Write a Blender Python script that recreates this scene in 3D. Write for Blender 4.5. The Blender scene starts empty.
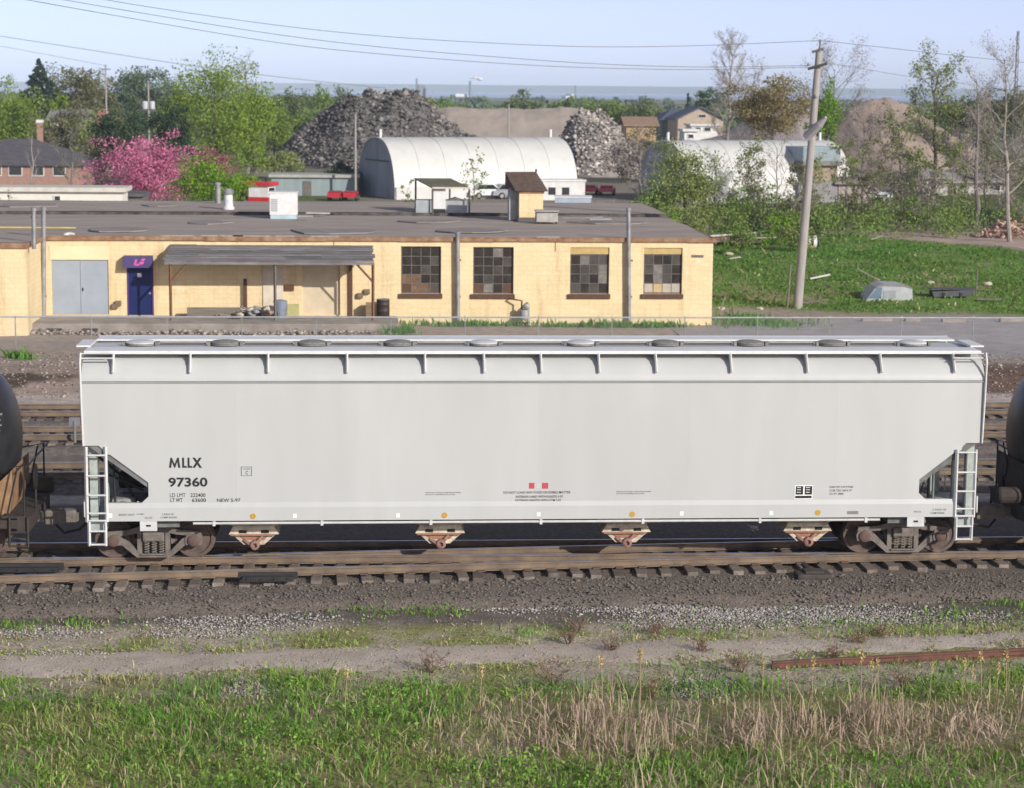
import bpy, bmesh, math, random
import numpy as np
from mathutils import Vector, Matrix
R = math.radians
rnd = random.Random(7)
rng = np.random.default_rng(11)
scene = bpy.context.scene
COL = scene.collection

# ------------------------------------------------------------------ camera
F = 2115.0                                   # focal length in pixels of a 1024 px wide frame
CAM = np.array([-3.714, -46.26, 10.13])      # on the road bridge, rail tops at z = 0
YAW, ROLL, PITCH = R(4.0), R(0.486), math.atan((394 - 89.9) / F)
_fw = np.array([math.sin(YAW) * math.cos(PITCH), math.cos(YAW) * math.cos(PITCH), -math.sin(PITCH)])
_rt = np.array([math.cos(YAW), -math.sin(YAW), 0.0])
_up = np.cross(_rt, _fw)
_r2 = math.cos(ROLL) * _rt + math.sin(ROLL) * _up
_u2 = -math.sin(ROLL) * _rt + math.cos(ROLL) * _up
cd = bpy.data.cameras.new('camera'); cam = bpy.data.objects.new('camera', cd); COL.objects.link(cam)
cd.sensor_fit = 'HORIZONTAL'; cd.sensor_width = 36.0; cd.lens = F / 1024 * 36.0
cd.clip_start = 1.0; cd.clip_end = 60000.0
cam.matrix_world = Matrix(((_r2[0], _u2[0], -_fw[0], CAM[0]), (_r2[1], _u2[1], -_fw[1], CAM[1]),
                           (_r2[2], _u2[2], -_fw[2], CAM[2]), (0, 0, 0, 1)))
cd.dof.use_dof = True; cd.dof.focus_distance = 45.2; cd.dof.aperture_fstop = 1.9
scene.camera = cam

HAZE = 0.00012
# ------------------------------------------------------------------ sky, sun, exposure
SUN_EL, SUN_AZ = R(22.5), R(38)                # azimuth measured from -Y towards +X
SUN_DIR = Vector((math.sin(SUN_AZ) * math.cos(SUN_EL), -math.cos(SUN_AZ) * math.cos(SUN_EL), math.sin(SUN_EL)))
w = bpy.data.worlds.new("World"); scene.world = w; w.use_nodes = True
nt = w.node_tree; bg = nt.nodes['Background']
sky = nt.nodes.new('ShaderNodeTexSky'); sky.sky_type = 'NISHITA'; sky.sun_disc = False
sky.sun_elevation = SUN_EL; sky.sun_rotation = math.pi - SUN_AZ
sky.air_density = 0.35; sky.dust_density = 0.6; sky.ozone_density = 0.5
veil = nt.nodes.new('ShaderNodeVectorMath'); veil.operation = 'MULTIPLY_ADD'      # thin even high haze over the clear sky
veil.inputs[1].default_value = (.6, .6, .6); tc = nt.nodes.new('ShaderNodeTexCoord'); sp = nt.nodes.new('ShaderNodeSeparateXYZ'); nt.links.new(tc.outputs['Generated'], sp.inputs[0])
ab = nt.nodes.new('ShaderNodeMath'); ab.operation = 'ABSOLUTE'; nt.links.new(sp.outputs['Z'], ab.inputs[0])
vr = nt.nodes.new('ShaderNodeValToRGB'); nt.links.new(ab.outputs[0], vr.inputs[0]); e = vr.color_ramp.elements   # the veil thins out towards the zenith
e[0].position = 0.0; e[0].color = (1.48, 1.20, 1.82, 1); e[1].position = .55; e[1].color = (.52, .53, .50, 1)
nt.links.new(vr.outputs[0], veil.inputs[2])
nt.links.new(sky.outputs[0], veil.inputs[0]); nt.links.new(veil.outputs[0], bg.inputs[0]); bg.inputs[1].default_value = 0.15
sl = bpy.data.lights.new('sun', 'SUN'); sl.energy = 3.35; sl.angle = R(0.6); sl.color = (1.0, 0.955, 0.895)
so = bpy.data.objects.new('sun', sl); COL.objects.link(so); so.location = (30, -60, 60)
so.rotation_euler = SUN_DIR.to_track_quat('Z', 'Y').to_euler()
vs = scene.view_settings; vs.view_transform = 'Standard'; vs.look = 'None'; vs.gamma = 1.0; vs.exposure = 0.44
scene.cycles.max_bounces = 6; scene.cycles.transparent_max_bounces = 12; scene.cycles.volume_bounces = 0

# ------------------------------------------------------------------ pixel <-> place (used to find where things stand)
def ray(px, py): return _fw + _r2 * ((px - 512) / F) + _u2 * ((394 - py) / F)
def PY(px, py, Y):
    d = ray(px, py); return CAM + d * ((Y - CAM[1]) / d[1])
def PZ(px, py, z):
    d = ray(px, py); return CAM + d * ((z - CAM[2]) / d[2])
def MPP(Y): return (Y - CAM[1]) / F         # metres per pixel at depth plane Y

# ------------------------------------------------------------------ noise
def _lat(seed, ix, iy):
    h = (ix.astype(np.int64) * 374761393 + iy.astype(np.int64) * 668265263 + seed * 1442695041) & 0xffffffff
    h = ((h ^ (h >> 13)) * 1274126177) & 0xffffffff
    return ((h ^ (h >> 16)) & 0xffff) / 65535.0
def vnoise(x, y, s=1.0, seed=0):
    x = np.asarray(x, float) / s; y = np.asarray(y, float) / s
    ix, iy = np.floor(x), np.floor(y); fx, fy = x - ix, y - iy
    fx = fx * fx * (3 - 2 * fx); fy = fy * fy * (3 - 2 * fy)
    a, b = _lat(seed, ix, iy), _lat(seed, ix + 1, iy); c, d = _lat(seed, ix, iy + 1), _lat(seed, ix + 1, iy + 1)
    return (a * (1 - fx) + b * fx) * (1 - fy) + (c * (1 - fx) + d * fx) * fy
def fbm(x, y, s=1.0, seed=0, o=4):
    t, a, n = 0.0, 0.5, 0.0
    for k in range(o):
        t = t + a * vnoise(x, y, s / 2 ** k, seed + 17 * k); n += a; a *= .5
    return t / n
def sstep(a, b, x): 
    t = np.clip((np.asarray(x, float) - a) / (b - a), 0, 1); return t * t * (3 - 2 * t)

# ------------------------------------------------------------------ materials
MATS = {}
def M(name, c1, c2=None, scale=2.0, rough=.8, metal=0.0, bump=0.0, bscale=30.0, stretch=(1, 1, 1), island=0.0, trans=0.0,
      detail=5.0, c3=None, lo=.35, hi=.65, spec=.4, vcol=False, objrand=0.0):
    if name in MATS: return MATS[name]
    m = bpy.data.materials.new(name); m.use_nodes = True; MATS[name] = m
    t = m.node_tree; N = t.nodes; Lk = t.links.new; b = N['Principled BSDF']
    b.inputs['Roughness'].default_value = rough; b.inputs['Metallic'].default_value = metal
    b.inputs['Specular IOR Level'].default_value = spec
    g = N.new('ShaderNodeNewGeometry'); mp = N.new('ShaderNodeMapping'); Lk(g.outputs['Position'], mp.inputs[0])
    mp.inputs['Scale'].default_value = stretch
    out = None
    c2 = c2 or tuple(v * .8 for v in c1)
    n = N.new('ShaderNodeTexNoise'); n.inputs['Scale'].default_value = scale; n.inputs['Detail'].default_value = detail
    n.inputs['Roughness'].default_value = .62; Lk(mp.outputs[0], n.inputs['Vector'])
    r = N.new('ShaderNodeValToRGB'); Lk(n.outputs['Fac'], r.inputs[0])
    e = r.color_ramp.elements; e[0].position = lo; e[0].color = (*c1, 1); e[1].position = hi; e[1].color = (*c2, 1)
    if c3: q = r.color_ramp.elements.new(min(.98, hi + .12)); q.color = (*c3, 1)
    out = r.outputs[0]
    if vcol:
        at = N.new('ShaderNodeVertexColor'); at.layer_name = 'soil'
        mx = N.new('ShaderNodeMix'); mx.data_type = 'RGBA'; mx.blend_type = 'MULTIPLY'; mx.inputs[0].default_value = 1
        Lk(at.outputs[0], mx.inputs[6]); Lk(out, mx.inputs[7]); out = mx.outputs[2]
    if island or objrand:
        hs = N.new('ShaderNodeHueSaturation'); Lk(out, hs.inputs['Color'])
        ma = N.new('ShaderNodeMath'); ma.operation = 'MULTIPLY_ADD'
        if island: Lk(g.outputs['Random Per Island'], ma.inputs[0])
        else:
            oi = N.new('ShaderNodeObjectInfo'); Lk(oi.outputs['Random'], ma.inputs[0])
        k = island or objrand
        ma.inputs[1].default_value = 2 * k; ma.inputs[2].default_value = 1 - k; Lk(ma.outputs[0], hs.inputs['Value'])
        out = hs.outputs[0]
    Lk(out, b.inputs['Base Color'])
    if bump:
        n2 = N.new('ShaderNodeTexNoise'); n2.inputs['Scale'].default_value = bscale; n2.inputs['Detail'].default_value = 4
        Lk(mp.outputs[0], n2.inputs['Vector']); bp = N.new('ShaderNodeBump'); bp.inputs['Strength'].default_value = bump
        bp.inputs['Distance'].default_value = .05; Lk(n2.outputs['Fac'], bp.inputs['Height']); Lk(bp.outputs[0], b.inputs['Normal'])
    if trans:
        tr = N.new('ShaderNodeBsdfTranslucent'); Lk(out, tr.inputs[0]); ms = N.new('ShaderNodeMixShader'); ms.inputs[0].default_value = trans
        Lk(b.outputs[0], ms.inputs[1]); Lk(tr.outputs[0], ms.inputs[2]); Lk(ms.outputs[0], N['Material Output'].inputs[0])
    return m

# ------------------------------------------------------------------ mesh building
class MB:
    def __init__(s): s.v = []; s.f = []
    def add(s, vs, fs):
        o = len(s.v); s.v += [tuple(float(c) for c in p) for p in vs]; s.f += [tuple(i + o for i in f) for f in fs]; return s
    def box(s, x0, x1, y0, y1, z0, z1):
        return s.add([(x0, y0, z0), (x1, y0, z0), (x1, y1, z0), (x0, y1, z0), (x0, y0, z1), (x1, y0, z1), (x1, y1, z1), (x0, y1, z1)],
                     [(3, 2, 1, 0), (4, 5, 6, 7), (0, 1, 5, 4), (1, 2, 6, 5), (2, 3, 7, 6), (3, 0, 4, 7)])
    def cbox(s, x, y, z, a, b, c): return s.box(x - a / 2, x + a / 2, y - b / 2, y + b / 2, z - c / 2, z + c / 2)
    def bbox(s, x0, x1, y0, y1, z0, z1, e):     # bevelled box
        bm = bmesh.new(); bmesh.ops.create_cube(bm, size=1)
        for v in bm.verts: v.co = Vector(((x0 + x1) / 2 + v.co.x * (x1 - x0), (y0 + y1) / 2 + v.co.y * (y1 - y0), (z0 + z1) / 2 + v.co.z * (z1 - z0)))
        bmesh.ops.bevel(bm, geom=bm.edges[:], offset=e, segments=2, affect='EDGES', profile=.6)
        s.bm(bm); return s
    def bm(s, bm):
        bm.verts.index_update(); s.add([v.co for v in bm.verts], [[v.index for v in f.verts] for f in bm.faces]); bm.free()
    def prism(s, poly, axis, a, b):             # poly of 2D points extruded along axis from a to b
        n = len(poly)
        def P(u, v, w):
            return (w, u, v) if axis == 'x' else (u, w, v) if axis == 'y' else (u, v, w)
        area = sum(poly[i][0] * poly[(i + 1) % n][1] - poly[(i + 1) % n][0] * poly[i][1] for i in range(n))
        flip = (area > 0) == (axis == 'y')
        vs = [P(u, v, a) for u, v in poly] + [P(u, v, b) for u, v in poly]
        fs = [tuple(range(n))[::-1], tuple(range(n, 2 * n))] + [(i, (i + 1) % n, n + (i + 1) % n, n + i) for i in range(n)]
        if flip: fs = [f[::-1] for f in fs]
        return s.add(vs, fs)
    def tube(s, pts, rad, n=8, cap=True):
        pts = [Vector(p) for p in pts]; k = len(pts)
        rad = rad if isinstance(rad, (list, tuple)) else [rad] * k
        vs, fs = [], []; u = None
        for i, p in enumerate(pts):
            d = (pts[min(i + 1, k - 1)] - pts[max(i - 1, 0)]).normalized()
            if u is None: u = d.orthogonal().normalized()
            u = (u - d * u.dot(d)); u = u.normalized() if u.length > 1e-6 else d.orthogonal().normalized()
            w_ = d.cross(u)
            for j in range(n):
                a = 2 * math.pi * (j + .5) / n; vs.append(p + (u * math.cos(a) + w_ * math.sin(a)) * rad[i])
        for i in range(k - 1):
            for j in range(n): fs.append((i * n + j, i * n + (j + 1) % n, (i + 1) * n + (j + 1) % n, (i + 1) * n + j))
        if cap: fs += [tuple(range(n))[::-1], tuple(range((k - 1) * n, k * n))]
        return s.add(vs, fs)
    def bar(s, a, b, w_, h_=None):              # square bar between two points
        return s.tube([a, b], w_ * .7071, 4)
    def lathe(s, c, prof, n=24, axis='z'):      # prof: (radius, height)
        vs, fs = [], []
        for r_, h in prof:
            for j in range(n):
                a = 2 * math.pi * j / n; x, y = r_ * math.cos(a), r_ * math.sin(a)
                vs.append((c[0] + x, c[1] + y, c[2] + h) if axis == 'z' else (c[0] + x, c[1] - h, c[2] + y) if axis == 'y' else (c[0] + h, c[1] + x, c[2] + y))
        k = len(prof)
        for i in range(k - 1):
            for j in range(n): fs.append((i * n + j, i * n + (j + 1) % n, (i + 1) * n + (j + 1) % n, (i + 1) * n + j))
        fs += [tuple(range(n))[::-1], tuple(range((k - 1) * n, k * n))]
        return s.add(vs, fs)
    def mesh(s, name, mat, smooth=False):
        me = bpy.data.meshes.new(name); me.from_pydata(s.v, [], s.f)
        bm = bmesh.new(); bm.from_mesh(me); bmesh.ops.recalc_face_normals(bm, faces=bm.faces); bm.to_mesh(me); bm.free()
        me.materials.append(mat)
        if smooth:
            me.polygons.foreach_set('use_smooth', [True] * len(me.polygons))
            try: me.set_sharp_from_angle(angle=R(38))
            except Exception: pass
        return me
    def build(s, name, mat, parent=None, smooth=False, loc=None, **k): return ob(name, s.mesh(name, mat, smooth), parent, loc, **k)

def ob(name, me, parent=None, loc=None, rot=None, **props):
    o = bpy.data.objects.new(name, me); COL.objects.link(o)
    if parent is not None: o.parent = parent
    if loc is not None: o.location = loc
    if rot is not None: o.rotation_euler = rot
    for k, v in props.items(): o[k] = v
    return o
def tag(o, label, cat, group=None):
    o['label'] = label; o['category'] = cat
    if group: o['group'] = group
    return o
def thing(name, label, cat, loc=(0, 0, 0), rz=0.0, group=None):
    o = bpy.data.objects.new(name, None); COL.objects.link(o); o.location = loc; o.rotation_euler = (0, 0, rz)
    o.empty_display_size = .3
    return tag(o, label, cat, group)
def struct(o): o['kind'] = 'structure'; return o
def stuff(o): o['kind'] = 'stuff'; return o
def copy_tree(o, parent=None):
    c = o.copy(); COL.objects.link(c)
    if parent is not None: c.parent = parent
    for ch in list(o.children): copy_tree(ch, c)
    return c

def poly_mesh(name, V, k, mat, smooth=False):
    """V: (N, k, 3) array of N loose k-gons."""
    V = np.asarray(V, np.float32); n = V.shape[0]
    me = bpy.data.meshes.new(name)
    me.vertices.add(n * k); me.vertices.foreach_set('co', V.reshape(-1))
    me.loops.add(n * k); me.loops.foreach_set('vertex_index', np.arange(n * k, dtype=np.int32))
    me.polygons.add(n); me.polygons.foreach_set('loop_start', np.arange(0, n * k, k, dtype=np.int32))
    me.update(calc_edges=True)
    for m in (mat if isinstance(mat, list) else [mat]): me.materials.append(m)
    return me
def grid_mesh(name, X, Y, Z, mat, col=None, smooth=True):
    h, w_ = X.shape
    me = bpy.data.meshes.new(name)
    co = np.stack([X, Y, Z], -1).reshape(-1, 3).astype(np.float32)
    idx = np.arange(h * w_).reshape(h, w_)
    q = np.stack([idx[:-1, :-1], idx[:-1, 1:], idx[1:, 1:], idx[1:, :-1]], -1).reshape(-1, 4).astype(np.int32)
    me.vertices.add(len(co)); me.vertices.foreach_set('co', co.reshape(-1))
    me.loops.add(q.size); me.loops.foreach_set('vertex_index', q.reshape(-1))
    me.polygons.add(len(q)); me.polygons.foreach_set('loop_start', np.arange(0, q.size, 4, dtype=np.int32))
    me.update(calc_edges=True)
    if smooth: me.polygons.foreach_set('use_smooth', np.ones(len(q), bool))
    if col is not None:
        a = me.color_attributes.new('soil', 'FLOAT_COLOR', 'POINT')
        c = np.concatenate([col.reshape(-1, 3), np.ones((len(co), 1))], 1).astype(np.float32); a.data.foreach_set('color', c.reshape(-1))
    me.materials.append(mat); return me
def unit(n):
    v = rng.normal(size=(n, 3)); return v / np.linalg.norm(v, axis=1, keepdims=True)
def leaf_quads(C, size, jitter=.4, flat=0.0):
    n = len(C); u = unit(n); t = unit(n)
    if flat: u[:, 2] *= (1 - flat); u /= np.linalg.norm(u, axis=1, keepdims=True)
    v = np.cross(u, t); v /= np.linalg.norm(v, axis=1, keepdims=True) + 1e-9
    s = size * (1 + jitter * rng.uniform(-1, 1, (n, 1)))
    u = u * s; v = v * s * .62
    return np.stack([C - u, C - v * .9, C + u, C + v], 1)
# ================================================================== GROUND
GZ = -0.42
def ground_z(x, y):
    x = np.asarray(x, float); y = np.asarray(y, float)
    z = np.full(np.broadcast(x, y).shape, GZ) + 0 * x
    z = z + .34 * sstep(26.8, 29.8, y + 1.2 * (fbm(x, y, 5, 3) - .5))
    near = 1 - sstep(60, 200, y)
    z = z + (fbm(x, y, 2.2, 5) - .5) * .12 * near * (1 - sstep(4, 1, np.abs(y)) )
    z = z + .10 * sstep(-9.0, -11.5, y) * (fbm(x, y, 3.5, 9)) + .15 * sstep(-10, -13, y)
    z = z + .25 * (fbm(x, y, 3.0, 21) - .45) * sstep(29, 31, y) * sstep(36, 34, y)       # lumpy spoil beside the fence
    z = z + sstep(11.6, 15, x) * sstep(52, 62, y) * (1 - sstep(95, 130, y)) * (.2 + .9 * (fbm(x, y, 14, 31) - .3))   # rough field
    return z
def lerp3(a, b, t): return a * (1 - t[..., None]) + np.array(b) * t[..., None]
def lane_y(x): return 98 - np.clip(x - 29.4, 0, 40) * 1.31
def ground_c(x, y):
    n1, n2, n3 = fbm(x, y, 1.6, 40), fbm(x, y, .5, 41), fbm(x, y, 6, 42)
    c = np.zeros(x.shape + (3,)) + np.array((.24, .235, .10))
    c = lerp3(c, (.30, .26, .17), sstep(.5, .62, n1))
    w_ = (n1 - .5) * 1.6
    k = sstep(-10.9, -9.9, y + w_)
    tan = np.zeros_like(c) + np.array((.41, .36, .285)); tan = lerp3(tan, (.25, .255, .10), sstep(.46, .62, n1 * .6 + n2 * .4))
    c = c * (1 - k[..., None]) + tan * k[..., None]
    c = lerp3(c, (.15, .13, .115), sstep(-5.6, -4.9, y + w_ * .5))
    c = lerp3(c, (.46, .40, .37), sstep(6.9, 7.5, y) )
    c = lerp3(c, (.19, .165, .15), sstep(9.4, 9.9, y + w_ * .3))
    c = lerp3(c, (.50, .43, .39), sstep(24.3, 24.8, y))
    soil = np.zeros_like(c) + np.array((.17, .115, .09)); soil = lerp3(soil, (.36, .28, .24), sstep(6, -2, x)); 
    soil = lerp3(soil, (.10, .075, .06), sstep(.5, .65, n1))
    k = sstep(26.6, 27.2, y + w_ * .2); c = c * (1 - k[..., None]) + soil * k[..., None]
    c = lerp3(c, (.37, .31, .265), sstep(31.0, 33.0, y + w_))
    g = sstep(11.6, 12.4, x) * sstep(49.5, 52, y + w_ * .8 - 2.5 * sstep(20, 14, x) + 3 * sstep(24, 32, x))
    fld = np.zeros_like(c) + np.array((.165, .26, .065)); fld = lerp3(fld, (.33, .27, .17), sstep(.56, .68, n1 * .5 + n3 * .5))
    fld = lerp3(fld, (.11, .235, .045), sstep(.5, .62, fbm(x, y, 4, 47)) * sstep(75, 82, y))
    fld = lerp3(fld, (.34, .27, .23), sstep(-1, 1.5, y + 1.5 * w_ - lane_y(x)))
    c = c * (1 - g[..., None]) + fld * g[..., None]
    fr = np.zeros_like(c) + np.array((.27, .235, .19)); fr = lerp3(fr, (.12, .15, .05), sstep(.42, .58, fbm(x, y, 30, 50)))
    k = sstep(115, 135, y); c = c * (1 - k[..., None]) + fr * k[..., None]
    return c
def axis(parts):
    o = []
    for a, b, s in parts: o += list(np.arange(a, b, s))
    return np.array(o + [parts[-1][1]])
gx = axis([(-6000, -400, 400), (-400, -80, 16), (-80, -28, 2.0), (-28, 40, .3), (40, 100, 1.5), (100, 400, 15), (400, 6000, 400)])
gy = axis([(-70, -18, 3), (-18, 38, .3), (38, 115, 1.0), (115, 300, 8), (300, 2600, 100)])
GX, GY = np.meshgrid(gx, gy)
m_ground = M('ground_soil', (1.12, 1.1, 1.08), (.72, .72, .70), scale=3.2, rough=.95, bump=.9, bscale=14, vcol=True, spec=.1, detail=9, c3=(1.35, 1.33, 1.3))
struct(ob('ground', grid_mesh('ground', GX, GY, ground_z(GX, GY), m_ground, ground_c(GX, GY))))
m_water = M('lake_water', (.05, .10, .17), (.06, .115, .18), scale=.004, rough=.25, bump=.15, bscale=.05)
wx = np.linspace(-9000, 9000, 12); wy = np.linspace(2600, 8700, 8)
WX, WY = np.meshgrid(wx, wy); struct(ob('lake_water', grid_mesh('lake_water', WX, WY, np.full(WX.shape, -.9), m_water)))
hx = np.linspace(-9000, 9000, 200); hy = np.linspace(8500, 11500, 10); HX, HY = np.meshgrid(hx, hy)
HZ = -3 + sstep(8500, 9700, HY) * (26 + 24 * fbm(HX, HY, 2600, 60))
struct(ob('far_hills', grid_mesh('far_hills', HX, HY, HZ, M('far_hill', (.05, .09, .05), (.08, .11, .06), scale=.002, rough=1))))

def sheet(name, px_pairs, z_off, mat, n=160, edge=.35, m=14):
    """A strip of ground surface between two edge lines given as world points [(x, y_near, y_far)...]."""
    a = np.array(px_pairs); x = np.linspace(a[0, 0], a[-1, 0], n)
    y0 = np.interp(x, a[:, 0], a[:, 1]) + edge * (fbm(x, x * 0, 1.7, 70) - .5) * 2 + edge * .5 * (fbm(x, x * 0, .5, 72) - .5)
    y1 = np.interp(x, a[:, 0], a[:, 2]) + edge * (fbm(x, x * 0 + 50, 1.9, 71) - .5) * 2 + edge * .5 * (fbm(x, x * 0, .5, 73) - .5)
    t = np.linspace(0, 1, m)[:, None]; Y = y0[None] * (1 - t) + y1[None] * t; X = np.repeat(x[None], m, 0)
    dome = np.sin(np.pi * t) ** .5
    return struct(ob(name, grid_mesh(name, X, Y, ground_z(X, Y) - .02 + (z_off + .02) * dome, mat)))
def zp(px, py, z=GZ + .08): p = PZ(px, py, z); return float(p[0]), float(p[1])
pp = []
for (px, yn, yf) in ((-60, 680, 652), (0, 677, 651), (170, 672, 648), (340, 667, 644), (520, 662, 641), (690, 656, 637), (800, 652, 634), (880, 648, 633), (1000, 641, 627), (1090, 636, 622)):
    x, y0 = zp(px, yn); pp.append((x, y0, zp(px, yf)[1]))
m_path = M('dirt', (.49, .42, .36), (.39, .33, .275), scale=1.5, rough=.95, bump=.5, bscale=22, spec=.1, detail=9, c3=(.54, .475, .41))
sheet('dirt_path', pp, .03, m_path, edge=.42, n=320)
sheet('verge_track', [(-16, -8.05, -7.45), (0, -7.5, -7.0), (6, -7.2, -6.9)], .025, m_path, edge=.25)
m_road = M('gravel_road', (.36, .33, .325), (.28, .255, .25), scale=.9, rough=.95, bump=.5, bscale=9, spec=.1, detail=9)
sheet('gravel_road', [(9.5, 36.5, 45), (16, 33.2, 49), (24, 32.6, 50), (40, 32.6, 50.5)], .03, m_road, edge=.5)
sheet('dirt_lane', [(27, 100, 104), (31, 97, 106), (38, 88, 106), (48, 75, 106), (62, 60, 106)], .03, M('lane_dirt', (.47, .36, .30), (.36, .27, .225), scale=.5, rough=.95, bump=.4, bscale=4, spec=.1), edge=.8)

# ================================================================== BALLAST + TRACKS
m_bal = M('ballast', (.215, .18, .15), (.145, .12, .10), scale=9, rough=.95, bump=1.0, bscale=26, spec=.15, detail=8, c3=(.24, .215, .2), lo=.38, hi=.58)
m_bal2 = M('old_ballast', (.20, .17, .155), (.11, .095, .085), scale=7, rough=.95, bump=1.0, bscale=22, spec=.15, detail=8, c3=(.3, .27, .25))
def ballast(name, yl, yr, mat, seed, shoulder=.7, top=-.25, taper=0.0):
    x = np.arange(-34, 36, .16); ys = np.concatenate([np.linspace(yl - shoulder, yl, 6), np.arange(yl + .16, yr, .16), np.linspace(yr, yr + shoulder, 6)])
    X, Y = np.meshgrid(x, ys)
    if isinstance(taper, float): Y = np.where(Y < 0, Y * (1 + taper * (X + 11) / 22), Y)
    ylx = yl * (1 + taper * (X + 11) / 22)
    e = np.minimum(sstep(ylx - shoulder, ylx, Y + .25 * (fbm(X, Y, .8, seed) - .5)), sstep(yr + shoulder, yr, Y))
    Z = GZ - .06 + (top - GZ + .06) * e + (fbm(X, Y, .22, seed + 1) - .5) * .07
    return struct(ob(name, grid_mesh(name, X, Y, Z, mat, smooth=True)))
ballast('ballast_bed', -3.95, 4.3, m_bal, 80, taper=-.17)
for k, yc in enumerate((10.4, 16.6, 21.2)): ballast('ballast_bed', yc - 1.6, yc + 1.6, m_bal2, 84 + 3 * k, .6, -.24)

m_rail = M('rail_rust', (.235, .172, .115), (.135, .10, .075), scale=1.6, rough=.75, bump=.3, bscale=40, spec=.3)
m_railtop = M('rail_polished', (.62, .62, .64), (.5, .5, .52), scale=6, rough=.28, metal=.9)
m_tie = M('tie_wood', (.235, .195, .165), (.145, .12, .10), scale=5, rough=.95, bump=.6, bscale=25, stretch=(1, 4, 1), objrand=.3, spec=.1)
m_dark = M('dark_steel', (.02, .02, .022), (.035, .03, .03), scale=5, rough=.6)
PROF = [(-.07, -.165), (.07, -.165), (.07, -.15), (.012, -.125), (.012, -.05), (.036, -.038), (.036, -.004), (-.036, -.004), (-.036, -.038), (-.012, -.05), (-.012, -.125), (-.07, -.15)]
def rail(parent, fy, x0, x1, n=40, polish=True, step=None, mat=None):
    xs = np.linspace(x0, x1, n); vs, fs = [], []; k = len(PROF)
    for x in xs:
        y = fy(x)
        for (u, h) in PROF: vs.append((x, y + u, h))
    for i in range(n - 1):
        for j in range(k): fs.append((i * k + j, i * k + (j + 1) % k, (i + 1) * k + (j + 1) % k, (i + 1) * k + j))
    fs += [tuple(range(k)), tuple(range((n - 1) * k, n * k))[::-1]]
    r_ = MB().add(vs, fs).build('rail', mat or m_rail, parent)
    if polish:
        vs, fs = [], []
        for x in xs:
            y = fy(x); vs += [(x, y - .03, -.002), (x, y + .03, -.002), (x, y + .024, .002), (x, y - .024, .002)]
        for i in range(n - 1):
            for j in range(4): fs.append((i * 4 + j, i * 4 + (j + 1) % 4, i * 4 + 4 + (j + 1) % 4, i * 4 + 4 + j))
        fs += [(0, 1, 2, 3), (n * 4 - 1, n * 4 - 2, n * 4 - 3, n * 4 - 4)]
        MB().add(vs, fs).build('running_surface', m_railtop, r_)
    return r_
def tie_mesh(l):
    m = MB(); m.bbox(-.115, .115, -l / 2, l / 2, -.35, -.167, .015); return m.mesh('tie', m_tie)
def cdiv(x): return -1.65 * (max(0.0, (10.5 - x)) / 21.5) ** 1.15
tk = thing('railway_track', 'turnout track on long timbers under the white hopper car', 'railway track', (0, 0, 0))
rail(tk, lambda x: -.752, -30, 30, polish=True); rail(tk, lambda x: .752, -30, 30)
rail(tk, lambda x: cdiv(x) - .752 + .004, -30, 9.2, 60, mat=m_rail); rail(tk, lambda x: cdiv(x) + .752 - .02, -30, 8.0, 60)
TM = {}
for i in range(116):
    x = -29 + i * .505 + rnd.uniform(-.04, .04)
    near = min(-1.42, cdiv(x) - 1.38) + rnd.uniform(-.14, .14); far = 1.3 + rnd.uniform(-.05, .05)
    l = round((far - near) * 5) / 5; me = TM.setdefault(l, tie_mesh(l))
    ob('tie', me, tk, (x, (near + far) / 2, rnd.uniform(-.02, 0)), (rnd.uniform(-.012, .012), 0, rnd.uniform(-.055, .055)))
m_plate = M('tie_plate', (.16, .10, .07), (.11, .075, .055), scale=8, rough=.85)
a = MB()
for i in range(116):
    x = -29 + i * .505
    for yy in (-.752, .752): a.cbox(x, yy, -.155, .17, .34, .02)
    if x < 7:
        a.cbox(x, cdiv(x) - .752, -.153, .17, .34, .02)
stuff(a.build('tie_plate', m_plate, tk))
# dark joint bars, guard rail and switch machine by the front rail
for (px, py, l) in ((268, 577, 1.25), (28, 568, 1.5)):
    x, y = zp(px, py, -.06)
    m = MB(); m.bbox(-l / 2, l / 2, -.05, .05, -.1, .045, .012); m.box(-l / 2 + .1, l / 2 - .1, -.16, -.06, -.12, -.02)
    for q in range(4): m.lathe((-l / 2 + .2 + q * (l - .4) / 3, -.16, -.06), [(.022, 0), (.022, .03)], 6, 'y')
    m.build('joint_bar', m_dark, tk, loc=(x, y, 0))
x, y = zp(812, 572, -.15)
m = MB(); m.bbox(-.38, .38, -.25, .25, -.22, -.08, .04); m.bbox(-.2, .2, -.18, .18, -.081, -.03, .02); m.box(-.05, .05, .3, 1.5, -.14, -.09)
m.build('switch_machine', M('switch_iron', (.045, .038, .034), (.07, .06, .05), scale=6, rough=.8), tk, loc=(x, y - .1, -.05))
for yc, lab, nm in ((10.4, 'rusty siding beside the pale strip behind the hopper car', 1), (16.6, 'middle siding behind the train between two other sidings', 2), (21.2, 'siding along the pale dirt edge below the yellow building', 3)):
    t = thing('railway_track', lab, 'railway track', (0, yc, 0), group='sidings behind the train')
    rail(t, lambda x: -.752, -30, 30, 12); rail(t, lambda x: .752, -30, 30, 12)
    me = TM.setdefault(2.6, tie_mesh(2.6))
    for i in range(116):
        x = -29 + i * .505
        if -9 < x < 9.5: continue
        ob('tie', me, t, (x + rnd.uniform(-.05, .05), rnd.uniform(-.06, .06), -.01), (0, 0, rnd.uniform(-.03, .03)))
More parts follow.
